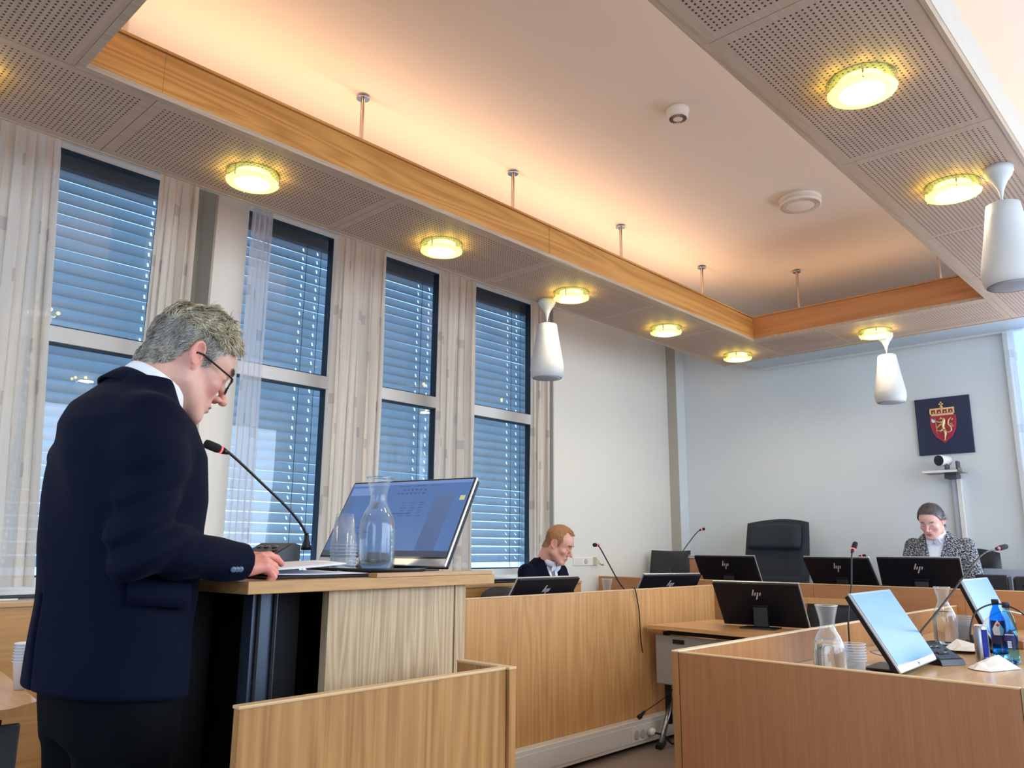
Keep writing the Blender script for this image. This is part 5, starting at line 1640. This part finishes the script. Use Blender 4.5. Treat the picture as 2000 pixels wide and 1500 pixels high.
def tweed_mat():
    m, nt, p = base('tweed_black_white')
    tc = nd(nt, 'ShaderNodeTexCoord'); mp = nd(nt, 'ShaderNodeMapping'); mp.inputs['Scale'].default_value = (110, 110, 170)
    nt.links.new(tc.outputs['Object'], mp.inputs[0])
    v = nd(nt, 'ShaderNodeTexNoise', i_Scale=1, i_Detail=3, i_Roughness=.7); nt.links.new(mp.outputs[0], v.inputs['Vector'])
    cr = nd(nt, 'ShaderNodeValToRGB'); cr.color_ramp.interpolation = 'LINEAR'
    cr.color_ramp.elements[0].position = .50; cr.color_ramp.elements[0].color = sr(26, 28, 34)
    cr.color_ramp.elements[1].position = .60; cr.color_ramp.elements[1].color = sr(206, 208, 214)
    nt.links.new(v.outputs['Fac'], cr.inputs[0]); nt.links.new(cr.outputs[0], p.inputs['Base Color'])
    p.inputs['Roughness'].default_value = .95
    b = nd(nt, 'ShaderNodeBump', i_Strength=.8, i_Distance=.004); nt.links.new(v.outputs['Fac'], b.inputs['Height']); nt.links.new(b.outputs[0], p.inputs['Normal'])
    return m


def hair_mat(name, c1, c2, scale=60, rough=.5):
    m = plain(name, c1, rough, noise=0)
    nt = m.node_tree; p = nt.nodes['Principled BSDF']
    tc = nd(nt, 'ShaderNodeTexCoord'); ns = nd(nt, 'ShaderNodeTexNoise', i_Scale=scale, i_Detail=6, i_Roughness=.8)
    nt.links.new(tc.outputs['Object'], ns.inputs['Vector'])
    cr = nd(nt, 'ShaderNodeValToRGB'); cr.color_ramp.elements[0].position = .36; cr.color_ramp.elements[0].color = c2
    cr.color_ramp.elements[1].position = .62; cr.color_ramp.elements[1].color = c1
    nt.links.new(ns.outputs['Fac'], cr.inputs[0]); nt.links.new(cr.outputs[0], p.inputs['Base Color'])
    return m


SKIN1 = skin_mat('skin_ruddy', None, None)
SKIN_A, LIP_A, RED_A = srl(220, 168, 148), srl(190, 110, 105), srl(226, 130, 116)
M_shirt = plain('shirt_white_cotton', sr(236, 236, 240), .8, noise=.02)
M_suit = suit_mat('suit_navy_wool', sr(5, 11, 31), (.30, .42, .75, 1))
M_trou = suit_mat('trouser_black_wool', sr(4, 6, 11), (.2, .25, .4, 1))
M_shoe = plain('shoe_black_leather', sr(14, 13, 13), .25)


def std_hairline(V, front=.083, temple=.0, nape=-.058):
    x, y, z = np.abs(V[:, 0]), V[:, 1], V[:, 2]
    line = np.interp(y, [-.11, -.075, -.04, -.030, -.022, .012, .020, .032, .045, .070, .090], [nape, nape, -.035, .0, .038, .040, -.008, .0, .045, front, front + .006])
    side_ear = (x > .079) & (z < .036) & (y > -.045) & (y < .02)
    return (z > line) & ~side_ear


# ================================================================== the standing man
def standing_man():
    ox, oy = -1.90, 0.0
    t = thing('person', 'grey-haired man in glasses and dark navy suit leaning over papers at the lectern', 'person', (ox, .70, 0))
    T = Matrix.Translation((ox, 0, 0))
    # head
    hs = 1.05
    HM = Matrix.Translation((ox - .005, .836, 1.643)) @ Matrix.Rotation(rd(-4), 4, 'Z') @ Matrix.Rotation(-rd(25), 4, 'X') @ Matrix.Scale(hs, 4)
    HI = HM.inverted()
    nb = HI @ Vector((ox, .745, 1.50))
    V, F = nets(lambda x, y, z: head_sdf((x, y, z), tuple(nb), w=1.0, jaw=1.06), (-.10, -.13, -.21), (.10, .135, .145), .0021)
    V = relax(V, F, 1, .4); N = vnormals(V, F)
    C = skin_colors(V, SKIN_A, LIP_A, RED_A)
    A = np.array(HM); Vw = V @ A[:3, :3].T + A[:3, 3]
    parts = [(Vw, F, C)]
    # trunk and arms under the clothes, hands
    WR, WL = np.array((.190, .915, 1.163)), np.array((-.150, .93, 1.160))

    def trunk(x, y, z):
        P = (x - ox, y, z)
        d = loft(P, [(.05, 0, .70, .05, .05), (.9, 0, .72, .15, .10), (1.2, 0, .725, .15, .11), (1.42, 0, .72, .17, .11), (1.52, 0, .70, .10, .07), (1.56, 0, .71, .05, .05)])
        d = np.maximum(d, .86 - z)
        for s, w in ((1, WR), (-1, WL)):
            d = smin(d, chain(P, [(s * .17, .70, 1.46), (s * .25, .672, 1.20) if s > 0 else (-.225, .70, 1.20), tuple(w - np.array((0, .02, 0)))], [.05, .04, .026], .02), .03)
            d = smin(d, chain(P, [(s * .09, .72, .92), (s * .11, .74, .50), (s * .11, .71, .09)], [.08, .055, .04], .02), .03)
        return d
    V2, F2 = nets(trunk, (ox - .34, .5, .0), (ox + .34, 1.0, 1.60), .012)
    parts.append((V2, F2, np.tile(SKIN_A, (len(V2), 1))))
    fl = ((4, 22, 16), (34, 62, 34), (46, 74, 38), (50, 78, 38))
    for s, w, yaw, fx in ((1, WR, 4, fl), (-1, WL, -12, ((10, 15, 8), (10, 14, 8), (12, 15, 10), (14, 18, 10)))):
        Vh, Fh = nets(lambda x, y, z: hand_sdf((x, y, z), fx, side=s), (-.085, -.055, -.10), (.085, .20, .045), .0020)
        Vh = relax(Vh, Fh, 1, .4)
        Mh = Matrix.Translation((ox + w[0], w[1] - (.026 if s > 0 else 0), w[2] - (.006 if s > 0 else 0))) @ Matrix.Rotation(rd(yaw), 4, 'Z') @ Matrix.Rotation(rd(7 if s > 0 else -14), 4, 'X') @ Matrix.Rotation(rd(14 if s > 0 else 0), 4, 'Y') @ Matrix.Scale(1.0 if s > 0 else .88, 4)
        Ah = np.array(Mh); col = np.tile(np.array(SKIN_A) * .35 + np.array(RED_A) * .65, (len(Vh), 1))
        parts.append((Vh @ Ah[:3, :3].T + Ah[:3, 3], Fh, col))
    off = 0; VV = []; FF = []; CC = []
    for v, f, c in parts: VV.append(v); FF.append(f + off); CC.append(c); off += len(v)
    make_obj('body', np.concatenate(VV), np.concatenate(FF), SKIN1, t, colors=np.concatenate(CC))
    # hair: close cap plus strands, longer and brushed forward on top
    hm = hair_mat('hair_grey_blond', sr(212, 198, 168), sr(56, 46, 36), 150)
    hg = hair_mat('hair_grey_sides', sr(206, 198, 186), sr(96, 86, 76), 150)
    hs_m = strand_mat('hair_strands_tinted')
    T_top = (srl(58, 46, 34), srl(226, 212, 178)); T_side = (srl(92, 82, 72), srl(222, 216, 204))
    top = lambda V: std_hairline(V) & (V[:, 2] > .062 + .0 * V[:, 1])
    sid = lambda V: std_hairline(V) & (V[:, 2] <= .075)
    # cap
    keep = std_hairline(V); fm = keep[F].all(1)
    thick = np.interp(V[:, 2], [-.08, .0, .05, .10, .14], [.001, .0015, .003, .009, .011])
    bump = 1 + .35 * np.sin(V[:, 0] * 140 + V[:, 1] * 90) * np.sin(V[:, 1] * 120 - V[:, 2] * 80)
    make_obj('hair_cap', V + N * (thick * bump)[:, None], F[fm], hm, t, M=HM)
    strands('hair', V, N, top, lambda v: np.stack([.25 * np.sin(v[:, 0] * 60), 1 + 0 * v[:, 0], .35 + 0 * v[:, 0]], 1), 9000,
            lambda v: np.interp(v[:, 2], [.06, .10, .14], [.020, .030, .036]), .0011, hs_m, t, HM, seed=1, lift=.55, curl=.12, clump=.9, offs=.003, tones=T_top)
    strands('hair', V, N, lambda v: std_hairline(v) & (v[:, 2] > .07) & (v[:, 1] > .055), lambda v: np.stack([.3 * np.sin(v[:, 0] * 90), 1 + 0 * v[:, 0], .1 + 0 * v[:, 0]], 1), 700,
            lambda v: .024 + 0 * v[:, 0], .0009, hs_m, t, HM, seed=5, lift=.5, curl=.2, clump=.7, offs=.003, tones=T_side)
    strands('hair', V, N, sid, lambda v: np.stack([0 * v[:, 0], -.55 + 0 * v[:, 0], -1 + 0 * v[:, 0]], 1), 7000,
            lambda v: np.interp(v[:, 2], [-.07, 0, .07], [.006, .010, .020]), .0007, hs_m, t, HM, seed=2, lift=.35, curl=.05, clump=.3, tones=T_side)
    for s in (-1, 1): strands('eyebrow', V, N, lambda v: (v[:, 1] > .074) & (np.abs(v[:, 2] - .031) < .004) & (s * v[:, 0] > .012) & (s * v[:, 0] < .044),
            lambda v: np.stack([np.sign(v[:, 0]), 0 * v[:, 0], .15 + 0 * v[:, 0]], 1), 260, lambda v: .009 + 0 * v[:, 0], .0004, hg, t, HM, seed=3, lift=.4)
    # glasses
    M_gf = plain('glasses_frame_tortoise', sr(30, 18, 16), .2, noise=.6, nscale=60)
    m = MB()
    for s in (-1, 1):
        ctr = [(s * .032 + .0245 * cos(a) * (1.0), .1085 - .0028 * abs(cos(a)) - .00 * s, -.004 + .0185 * sin(a)) for a in [2 * pi * q / 28 for q in range(28)]]
        m.tube([(x_, .112 - (abs(x_) ** 2) * 4.5, z_) for x_, y_, z_ in ctr], .0018, 6, closed=True)
        m.tube([(s * .056, .0985, .004), (s * .066, .094, .006), (s * .071, .085, .006), (s * .0765, .045, .009), (s * .0800, .005, .013), (s * .081, -.008, .010), (s * .079, -.022, -.006)], .0021, 6, flat=1.6)
    m.tube([(-.009, .1135, .002), (0, .1165, .005), (.009, .1135, .002)], .0017, 6)
    gl_ = m.build('glasses', M_gf, t, M=HM)
    m = MB()
    for s in (-1, 1):
        vs = [(s * .032, .1075, -.004)] + [(s * .032 + .0235 * cos(a), .112 - ((s * .032 + .0235 * cos(a)) ** 2) * 4.5, -.004 + .0175 * sin(a)) for a in [2 * pi * q / 28 for q in range(28)]]
        m.add(vs, [(0, 1 + q, 1 + (q + 1) % 28) for q in range(28)], True)
    m.build('lens', glass('spectacle_lens', (.94, .96, 1, 1), ior=1.35, thin=True), gl_, M=HM)
    # jacket
    TB = [(.86, 0, .722, .208, .152), (1.0, 0, .725, .205, .150), (1.15, 0, .728, .200, .152), (1.30, 0, .728, .208, .157), (1.40, 0, .722, .212, .150), (1.47, 0, .708, .205, .128),
          (1.52, 0, .705, .145, .102), (1.555, 0, .72, .098, .085), (1.585, 0, .735, .074, .07)]

    def jacket(x, y, z):
        P = (x - ox, y, z)
        d = loft(P, TB, 2.35)
        for s in (1, -1):
            el = (s * .250 if s > 0 else -.225, .672 if s > 0 else .70, 1.195); wr = (s * .197, .915, 1.166) if s > 0 else (-.155, .925, 1.163)
            a = chain(P, [(s * .150, .704, 1.462), (s * .195, .694, 1.39), el], [.066, .069, .055], .03)
            b = cap(P, el, wr, .057, .043)
            arm = smin(a, b, .035)
            # cloth folds round the elbow and along the sleeve
            de = np.sqrt((P[0] - el[0]) ** 2 + (P[1] - el[1]) ** 2 + (P[2] - el[2]) ** 2)
            fold = np.sin(62 * (P[1] * .75 - P[2] * .65) + 9 * np.sin(7 * P[2])) * np.exp(-(de / .13) ** 2) * .011
            fold += np.sin(38 * P[2] + 22 * P[1]) * .005 * np.exp(-((z - 1.36) / .12) ** 2)
            cut = (P[1] - wr[1]) * .96 + (P[0] - wr[0]) * -.25 - .012
            arm = smax(arm + fold, cut, .004)
            d = smin(d, arm, .03)
        back = np.sin(26 * P[0] + 5 * np.sin(4 * z) + 9 * z) * .005 * np.clip((.70 - y) / .1, 0, 1) * np.clip((z - .9) / .1, 0, 1)
        side = np.sin(26 * z + 30 * y) * .003 * np.exp(-((z - 1.12) / .14) ** 2)
        d = d + back + side
        hem = (.905 - .10 * (y - .57)) - z
        vent = np.maximum(np.abs(P[0] + .0) - .004, np.maximum(y - .60, z - 1.10))
        d = smax(d, hem, .006)
        return smax(d, -vent, .003)
    V, F = nets(jacket, (ox - .36, .52, .84), (ox + .36, 1.0, 1.63), .0055)
    V = relax(V, F, 2, .5)
    jk = make_obj('suit_jacket', V, F, M_suit, t)
    # collar rings
    CT = Matrix.Translation((ox, .770, 1.577)) @ Matrix.Rotation(-rd(33), 4, 'X')
    v, f = band([(.007, .0665, .079), (.000, .068, .0810), (-.016, .070, .084), (-.04, .074, .088)], thick=.003)
    make_obj('shirt_collar', v, f, M_shirt, t, M=CT)
    v, f = band([(-.006, .0715, .081), (-.008, .078, .087), (-.024, .087, .095), (-.055, .102, .106)], thick=.006, gap=.35)
    make_obj('jacket_collar', v, f, M_suit, jk, M=CT @ Matrix.Translation((0, -.003, -.014)))
    # pocket flap and cuff buttons
    m = MB()
    prof = []
    for k in range(9):
        yy = .668 + .135 * k / 8
        xx = .2075 * (1 - abs((yy - .726) / .151) ** 2.35) ** (1 / 2.35)
        prof.append((xx, yy))
    vs = []
    for j, (zz, ex) in enumerate(((1.130, .003), (1.106, .0065), (1.080, .0075))):
        for (xx, yy) in prof: vs.append((ox + xx + ex + .002, yy, zz - .12 * (yy - .70)))
    m.add(vs, [(j * 9 + i, j * 9 + i + 1, (j + 1) * 9 + i + 1, (j + 1) * 9 + i) for j in range(2) for i in range(8)], True)
    pf = m.build('pocket_flap', M_suit, jk); md = pf.modifiers.new('thickness', 'SOLIDIFY'); md.thickness = .005
    bt = plain('button_grey_horn', sr(92, 108, 130), .25)
    for k in range(3):
        MB().lathe([(.001, .003), (.0055, .0035), (.0065, .002), (.0065, -.003)], (0, 0, 0), 18, M=Matrix.Translation((ox + .2455 + .0035 * k, .890 - .0105 * k, 1.150)) @ Matrix.Rotation(rd(105), 4, 'Y') @ Matrix.Rotation(0, 4, 'X')).build('cuff_button', bt, jk)
    # trousers and shoes
    def trous(x, y, z):
        P = (x - ox, y, z)
        d = loft(P, [(.80, 0, .745, .172, .120), (.90, 0, .735, .176, .130), (1.0, 0, .725, .165, .125), (1.05, 0, .72, .16, .12)])
        for s in (-1, 1):
            d = smin(d, chain(P, [(s * .088, .730, .87), (s * .105, .765, .52), (s * .108, .73, .06)], [.103, .080, .066], .03), .035)
        d += .002 * np.sin(24 * z + 40 * y)
        return smax(d, .035 - z, .004)
    V, F = nets(trous, (ox - .28, .5, .0), (ox + .28, 1.0, 1.06), .010)
    make_obj('trousers', relax(V, F, 1, .5), F, M_trou, t)
    for s in (-1, 1):
        V, F = nets(lambda x, y, z: smax(smin(ell((x, y, z), (0, .03, .045), (.045, .075, .05)), ell((x, y, z), (0, .12, .032), (.048, .095, .036)), .03), .002 - z, .004), (-.07, -.07, -.005), (.07, .24, .12), .006)
        make_obj('shoe', V, F, M_shoe, t, M=Matrix.Translation((ox + s * .11, .69, 0)) @ Matrix.Rotation(rd(-s * 6), 4, 'Z'))


standing_man()


# ================================================================== seated figures
def seated(label, pos, phi, zb, sc_, head_pitch, head_yaw, skin, suit, hair_c, kind, head_sc=1.0, lean=.05, shw=1.0, desk_z=.72, hf=.03, hz=1.235):
    """pos: floor point under the shoulders; phi: facing angle from +X towards +Y"""
    t = thing('person', label, 'person', (pos[0], pos[1], zb))
    B = Matrix.Translation((pos[0], pos[1], zb)) @ Matrix.Rotation(rd(phi - 90), 4, 'Z') @ Matrix.Scale(sc_, 4)
    fem = kind == 'woman'
    HMl = Matrix.Translation((0, lean + hf, hz)) @ Matrix.Rotation(rd(head_yaw), 4, 'Z') @ Matrix.Rotation(-rd(head_pitch), 4, 'X') @ Matrix.Scale(head_sc, 4)
    HM = B @ HMl
    nb = HMl.inverted() @ Vector((0, lean - .02, 1.07))
    V, F = nets(lambda x, y, z: head_sdf((x, y, z), tuple(nb), w=1.06 if fem else 1.0, jaw=.96 if fem else 1.08, nose=.85 if fem else 1.0, fem=fem), (-.10, -.13, -.21), (.10, .135, .145), .0028)
    V = relax(V, F, 1, .3); N = vnormals(V, F)
    sk, lip, red = skin
    C = skin_colors(V, sk, lip, red)
    A = np.array(HM); parts = [(V @ A[:3, :3].T + A[:3, 3], F, C)]
    dz = (desk_z - zb) / sc_ + .035
    SH = .175 * shw
    arms = {s: [(s * SH, lean - .02, 1.035), (s * (SH + .055), lean + .03, dz + .06), (s * .12, lean + .27, dz + .015)] for s in (1, -1)}

    def trunk(x, y, z):
        P = (x, y, z)
        d = loft(P, [(.42, 0, -.06, .14, .10), (.6, 0, -.04, .14, .10), (.85, 0, lean - .03, .15, .10), (1.0, 0, lean - .03, .15, .09), (1.06, 0, lean - .03, .07, .06), (1.09, 0, lean - .02, .05, .05)])
        for s in (1, -1):
            d = smin(d, chain(P, arms[s], [.045, .036, .024], .02), .03)
            d = smin(d, chain(P, [(s * .09, -.04, .50), (s * .11, .38, .50), (s * .11, .36, .10)], [.07, .052, .038], .02), .03)
        return d
    V2, F2 = nets(trunk, (-.33, -.22, .0), (.33, .50, 1.12), .014)
    A = np.array(B); parts.append((V2 @ A[:3, :3].T + A[:3, 3], F2, np.tile(sk, (len(V2), 1))))
    for s in (1, -1):
        w = arms[s][2]
        Vh, Fh = nets(lambda x, y, z: hand_sdf((x, y, z), ((18, 28, 15),) * 4, side=s), (-.085, -.055, -.10), (.085, .20, .045), .0035)
        Mh = B @ Matrix.Translation((w[0], w[1] + .01, w[2])) @ Matrix.Rotation(rd(s * 14), 4, 'Z') @ Matrix.Rotation(rd(-8), 4, 'X') @ Matrix.Scale(.9, 4)
        Ah = np.array(Mh); parts.append((Vh @ Ah[:3, :3].T + Ah[:3, 3], Fh, np.tile(sk, (len(Vh), 1))))
    off = 0; VV = []; FF = []; CC = []
    for v, f, c in parts: VV.append(v); FF.append(f + off); CC.append(c); off += len(v)
    make_obj('body', np.concatenate(VV), np.concatenate(FF), SKIN1, t, colors=np.concatenate(CC))
    # clothes
    W0 = shw
    TB = [(.44, 0, -.05, .175, .135), (.6, 0, -.03, .175, .13), (.80, 0, lean - .03, .185, .13), (.96, 0, lean - .025, .190 * W0, .128), (1.04, 0, lean - .03, .178 * W0, .108), (1.095, 0, lean - .02, .125, .088), (1.135, 0, lean - .005, .075, .072)]

    def outer(P, e=0.0):
        d = loft(P, TB, 2.3)
        for s in (1, -1):
            a = arms[s]
            arm = chain(P, [a[0], a[1], (a[2][0], a[2][1] - .03, a[2][2])], [.060, .053 + (.006 if fem else 0), .038], .04)
            de = np.sqrt((P[0] - a[1][0]) ** 2 + (P[1] - a[1][1]) ** 2 + (P[2] - a[1][2]) ** 2)
            arm = arm + np.sin(60 * (P[1] * .7 - P[2] * .7)) * np.exp(-(de / .12) ** 2) * .003
            d = smin(d, arm, .025)
        return d

    def vw(z): return np.interp(z, [.76, .84, 1.06, 1.13], [-.01, .006, .062 if not fem else .060, .075])

    def jacket(x, y, z):
        P = (x, y, z); d = outer(P)
        fr = (y > lean) & True
        lap = np.where(fr & (np.abs(x) - vw(z) < .052) & (z > .78), -.005, 0.0)
        d = d + lap
        cutv = np.maximum(np.abs(x) - vw(z), np.maximum(lean + .012 - y, .74 - z))
        d = np.maximum(d, -cutv)
        return smax(d, .50 - z, .004)
    V, F = nets(jacket, (-.36, -.24, .46), (.36, .42, 1.17), .007)
    jk = make_obj('suit_jacket' if not fem else 'tweed_jacket', relax(V, F, 1, .4), F, suit, t, M=B)

    def shirt(x, y, z):
        P = (x, y, z); d = loft(P, [(a, b, c, r1 - .012, r2 - .012) for a, b, c, r1, r2 in TB], 2.3)
        return d
    V, F = nets(shirt, (-.22, -.2, .5), (.22, .25, 1.15), .009)
    sh = make_obj('shirt', relax(V, F, 1, .5), F, M_shirt, t, M=B)
    CT = B @ Matrix.Translation((0, lean + .006 + hf * .25, 1.125)) @ Matrix.Rotation(-rd(26), 4, 'X')
    v, f = band([(.012, .0605, .070), (.004, .062, .072), (-.022, .070, .082)], thick=.003, gap=.06)
    make_obj('shirt_collar', v, f, M_shirt, sh, M=CT)
    # collar points
    m = MB()
    for s in (-1, 1):
        m.prism([(s * .004, -.004), (s * .040, .006), (s * .050, -.020), (s * .032, -.046), (s * .004, -.018)], 'y', .083, .088)
    m.build('collar_points', M_shirt, sh, M=CT @ Matrix.Rotation(rd(-4), 4, 'X') @ Matrix.Translation((0, -.002 if not fem else .0, -.004)))
    if not fem:
        tie = plain('tie_blue_grey', sr(86, 104, 130), .5, noise=.2, nscale=200)
        m = MB()
        ys = lambda z: lean - .03 + .12
        m.prism([(-.016, .0), (.016, .0), (.011, -.032), (-.011, -.032)], 'y', .088, .100, M=Matrix.Translation((0, lean + .0, 1.118)) @ Matrix.Rotation(-rd(8), 4, 'X'))
        m.build('tie_knot', tie, t, M=B)
        m = MB()
        vs = []
        for k in range(9):
            z = 1.09 - k * .04; w_ = .012 + .018 * k / 8; yv = lean - .03 + np.interp(z, [.7, .96, 1.04, 1.095], [.126, .122, .106, .094]) + .002
            vs += [(-w_, yv - .004, z), (w_, yv - .004, z), (0, yv + .003, z)]
        fs = []
        for k in range(8): fs += [(3 * k, 3 * k + 2, 3 * k + 5, 3 * k + 3), (3 * k + 2, 3 * k + 1, 3 * k + 4, 3 * k + 5)]
        m.add(vs, fs, True); m.build('tie', tie, t, M=B)
    else:
        m = MB()
        for k in range(5):
            z = 1.05 - k * .05; yv = lean - .03 + np.interp(z, [.7, .96, 1.04, 1.095], [.116, .116, .098, .082])
            m.lathe([(.001, .003), (.0045, .002), (.005, 0)], (0, 0, 0), 10, M=Matrix.Translation((0, yv, z)) @ Matrix.Rotation(-pi / 2, 4, 'X'))
        m.build('shirt_buttons', M_cupw, sh, M=B)
    # trousers and shoes
    def trous(x, y, z):
        P = (x, y, z); d = loft(P, [(.42, 0, -.06, .165, .13), (.52, 0, -.05, .17, .135), (.60, 0, -.045, .165, .125)])
        for s in (-1, 1): d = smin(d, chain(P, [(s * .09, -.02, .50), (s * .115, .39, .50), (s * .112, .36, .08)], [.085, .068, .056], .03), .03)
        return smax(d, .05 - z, .004)
    V, F = nets(trous, (-.22, -.22, .0), (.22, .50, .62), .012)
    make_obj('trousers', relax(V, F, 1, .5), F, M_trou, t, M=B)
    for s in (-1, 1):
        V, F = nets(lambda x, y, z: smax(smin(ell((x, y, z), (0, .03, .045), (.042, .07, .045)), ell((x, y, z), (0, .11, .03), (.044, .085, .032)), .03), .002 - z, .004), (-.07, -.07, -.005), (.07, .22, .11), .008)
        make_obj('shoe', V, F, M_shoe, t, M=B @ Matrix.Translation((s * .112, .34, 0)))
    return t, HM, B


def head_mesh(w, jaw, nose, fem, nb, h_=.0028):
    V, F = nets(lambda x, y, z: head_sdf((x, y, z), tuple(nb), w=w, jaw=jaw, nose=nose, fem=fem), (-.10, -.13, -.21), (.10, .135, .145), h_)
    V = relax(V, F, 1, .3); return V, F, vnormals(V, F)


# the man with the tie
SKB = (srl(222, 164, 142), srl(186, 112, 104), srl(222, 132, 112))
t, HM, B = seated('man with short ginger hair in dark suit and grey tie at the window-side desk', (-3.81, 4.34), 2, 0, 1.0, 24, 18, SKB, M_suit, None, 'ginger', head_sc=.99, lean=.05, shw=1.06, hf=.115, hz=1.225)
V, F, N = head_mesh(1.0, 1.08, 1.0, False, (0, -.06, -.17))
hg = hair_mat('hair_ginger', sr(190, 138, 92), sr(140, 92, 56), 160)
hl = lambda v: std_hairline(v, front=.098, nape=-.055) & ~((v[:, 1] > .040) & (v[:, 2] > .055) & (np.abs(v[:, 0]) > .028) & (v[:, 2] < .112))
fm = hl(V)[F].all(1)
make_obj('hair_cap', V + N * np.interp(V[:, 2], [-.06, .05, .10, .14], [.0008, .002, .006, .009])[:, None], F[fm], hg, t, M=HM)
strands('hair', V, N, hl, lambda v: np.stack([0 * v[:, 0], .6 + 0 * v[:, 0], np.where(v[:, 2] > .08, .4, -1)], 1), 3500, lambda v: np.interp(v[:, 2], [-.06, .06, .13], [.004, .008, .018]), .0009, hg, t, HM, seed=11, lift=.5, offs=.002, seg=3)
for s in (-1, 1): strands('eyebrow', V, N, lambda v: (v[:, 1] > .074) & (np.abs(v[:, 2] - .031) < .004) & (s * v[:, 0] > .012) & (s * v[:, 0] < .044),
        lambda v: np.stack([np.sign(v[:, 0]), 0 * v[:, 0], .15 + 0 * v[:, 0]], 1), 160, lambda v: .009 + 0 * v[:, 0], .0005, hg, t, HM, seed=13, lift=.4, seg=3)
# the woman at the bench
SKC = (srl(226, 178, 164), srl(176, 84, 88), srl(224, 146, 138))
t, HM, B = seated('woman with tied-back dark hair, white blouse and black-and-white tweed jacket, reading at the judges bench', (-1.855, 6.80), -92, .13, 1.07, 22, -4, SKC, tweed_mat(), None, 'woman', head_sc=.90, lean=.06, shw=1.0, desk_z=.857, hf=.09, hz=1.205)
V, F, N = head_mesh(1.06, .96, .85, True, (0, -.06, -.17))
hb = hair_mat('hair_dark_brown_cool', sr(128, 118, 118), sr(52, 44, 46), 110, .35)
hlw = lambda v: (v[:, 2] > np.interp(v[:, 1], [-.11, -.05, -.02, .02, .045, .065, .088], [-.07, -.045, .012, .014, .045, .078, .092])) & ~((np.abs(v[:, 0]) > .076) & (v[:, 2] < .02) & (v[:, 1] > -.04))
fm = hlw(V)[F].all(1)
make_obj('hair_cap', V + N * (np.interp(V[:, 2], [-.06, .02, .08, .14], [.006, .010, .009, .008]) * np.interp(V[:, 1], [.05, .09], [1, .4]))[:, None], F[fm], hb, t, M=HM)
strands('hair', V, N, hlw, lambda v: np.stack([-.25 * v[:, 0] / .07, -1 + 0 * v[:, 0], -.15 - 1.2 * (v[:, 1] < -.03)], 1), 4000, lambda v: .045 + 0 * v[:, 0], .0008, hb, t, HM, seed=21, lift=.10, offs=.009, seg=4)
Vb, Fb = nets(lambda x, y, z: smin(ell((x, y, z), (0, -.118, -.02), (.032, .026, .032)), cap((x, y, z), (0, -.11, -.03), (.045, -.05, -.12), .016, .007), .02) + .0015 * np.sin(180 * x + 90 * z), (-.09, -.16, -.15), (.09, .0, .03), .004)
make_obj('hair_bun', Vb, Fb, hb, t, M=HM)
for s in (-1, 1): strands('eyebrow', V, N, lambda v: (v[:, 1] > .072) & (np.abs(v[:, 2] - .031) < .0016) & (s * v[:, 0] > .012) & (s * v[:, 0] < .046),
        lambda v: np.stack([np.sign(v[:, 0]), 0 * v[:, 0], .1 + 0 * v[:, 0]], 1), 110, lambda v: .009 + 0 * v[:, 0], .00035, hb, t, HM, seed=23, lift=.2, seg=3)
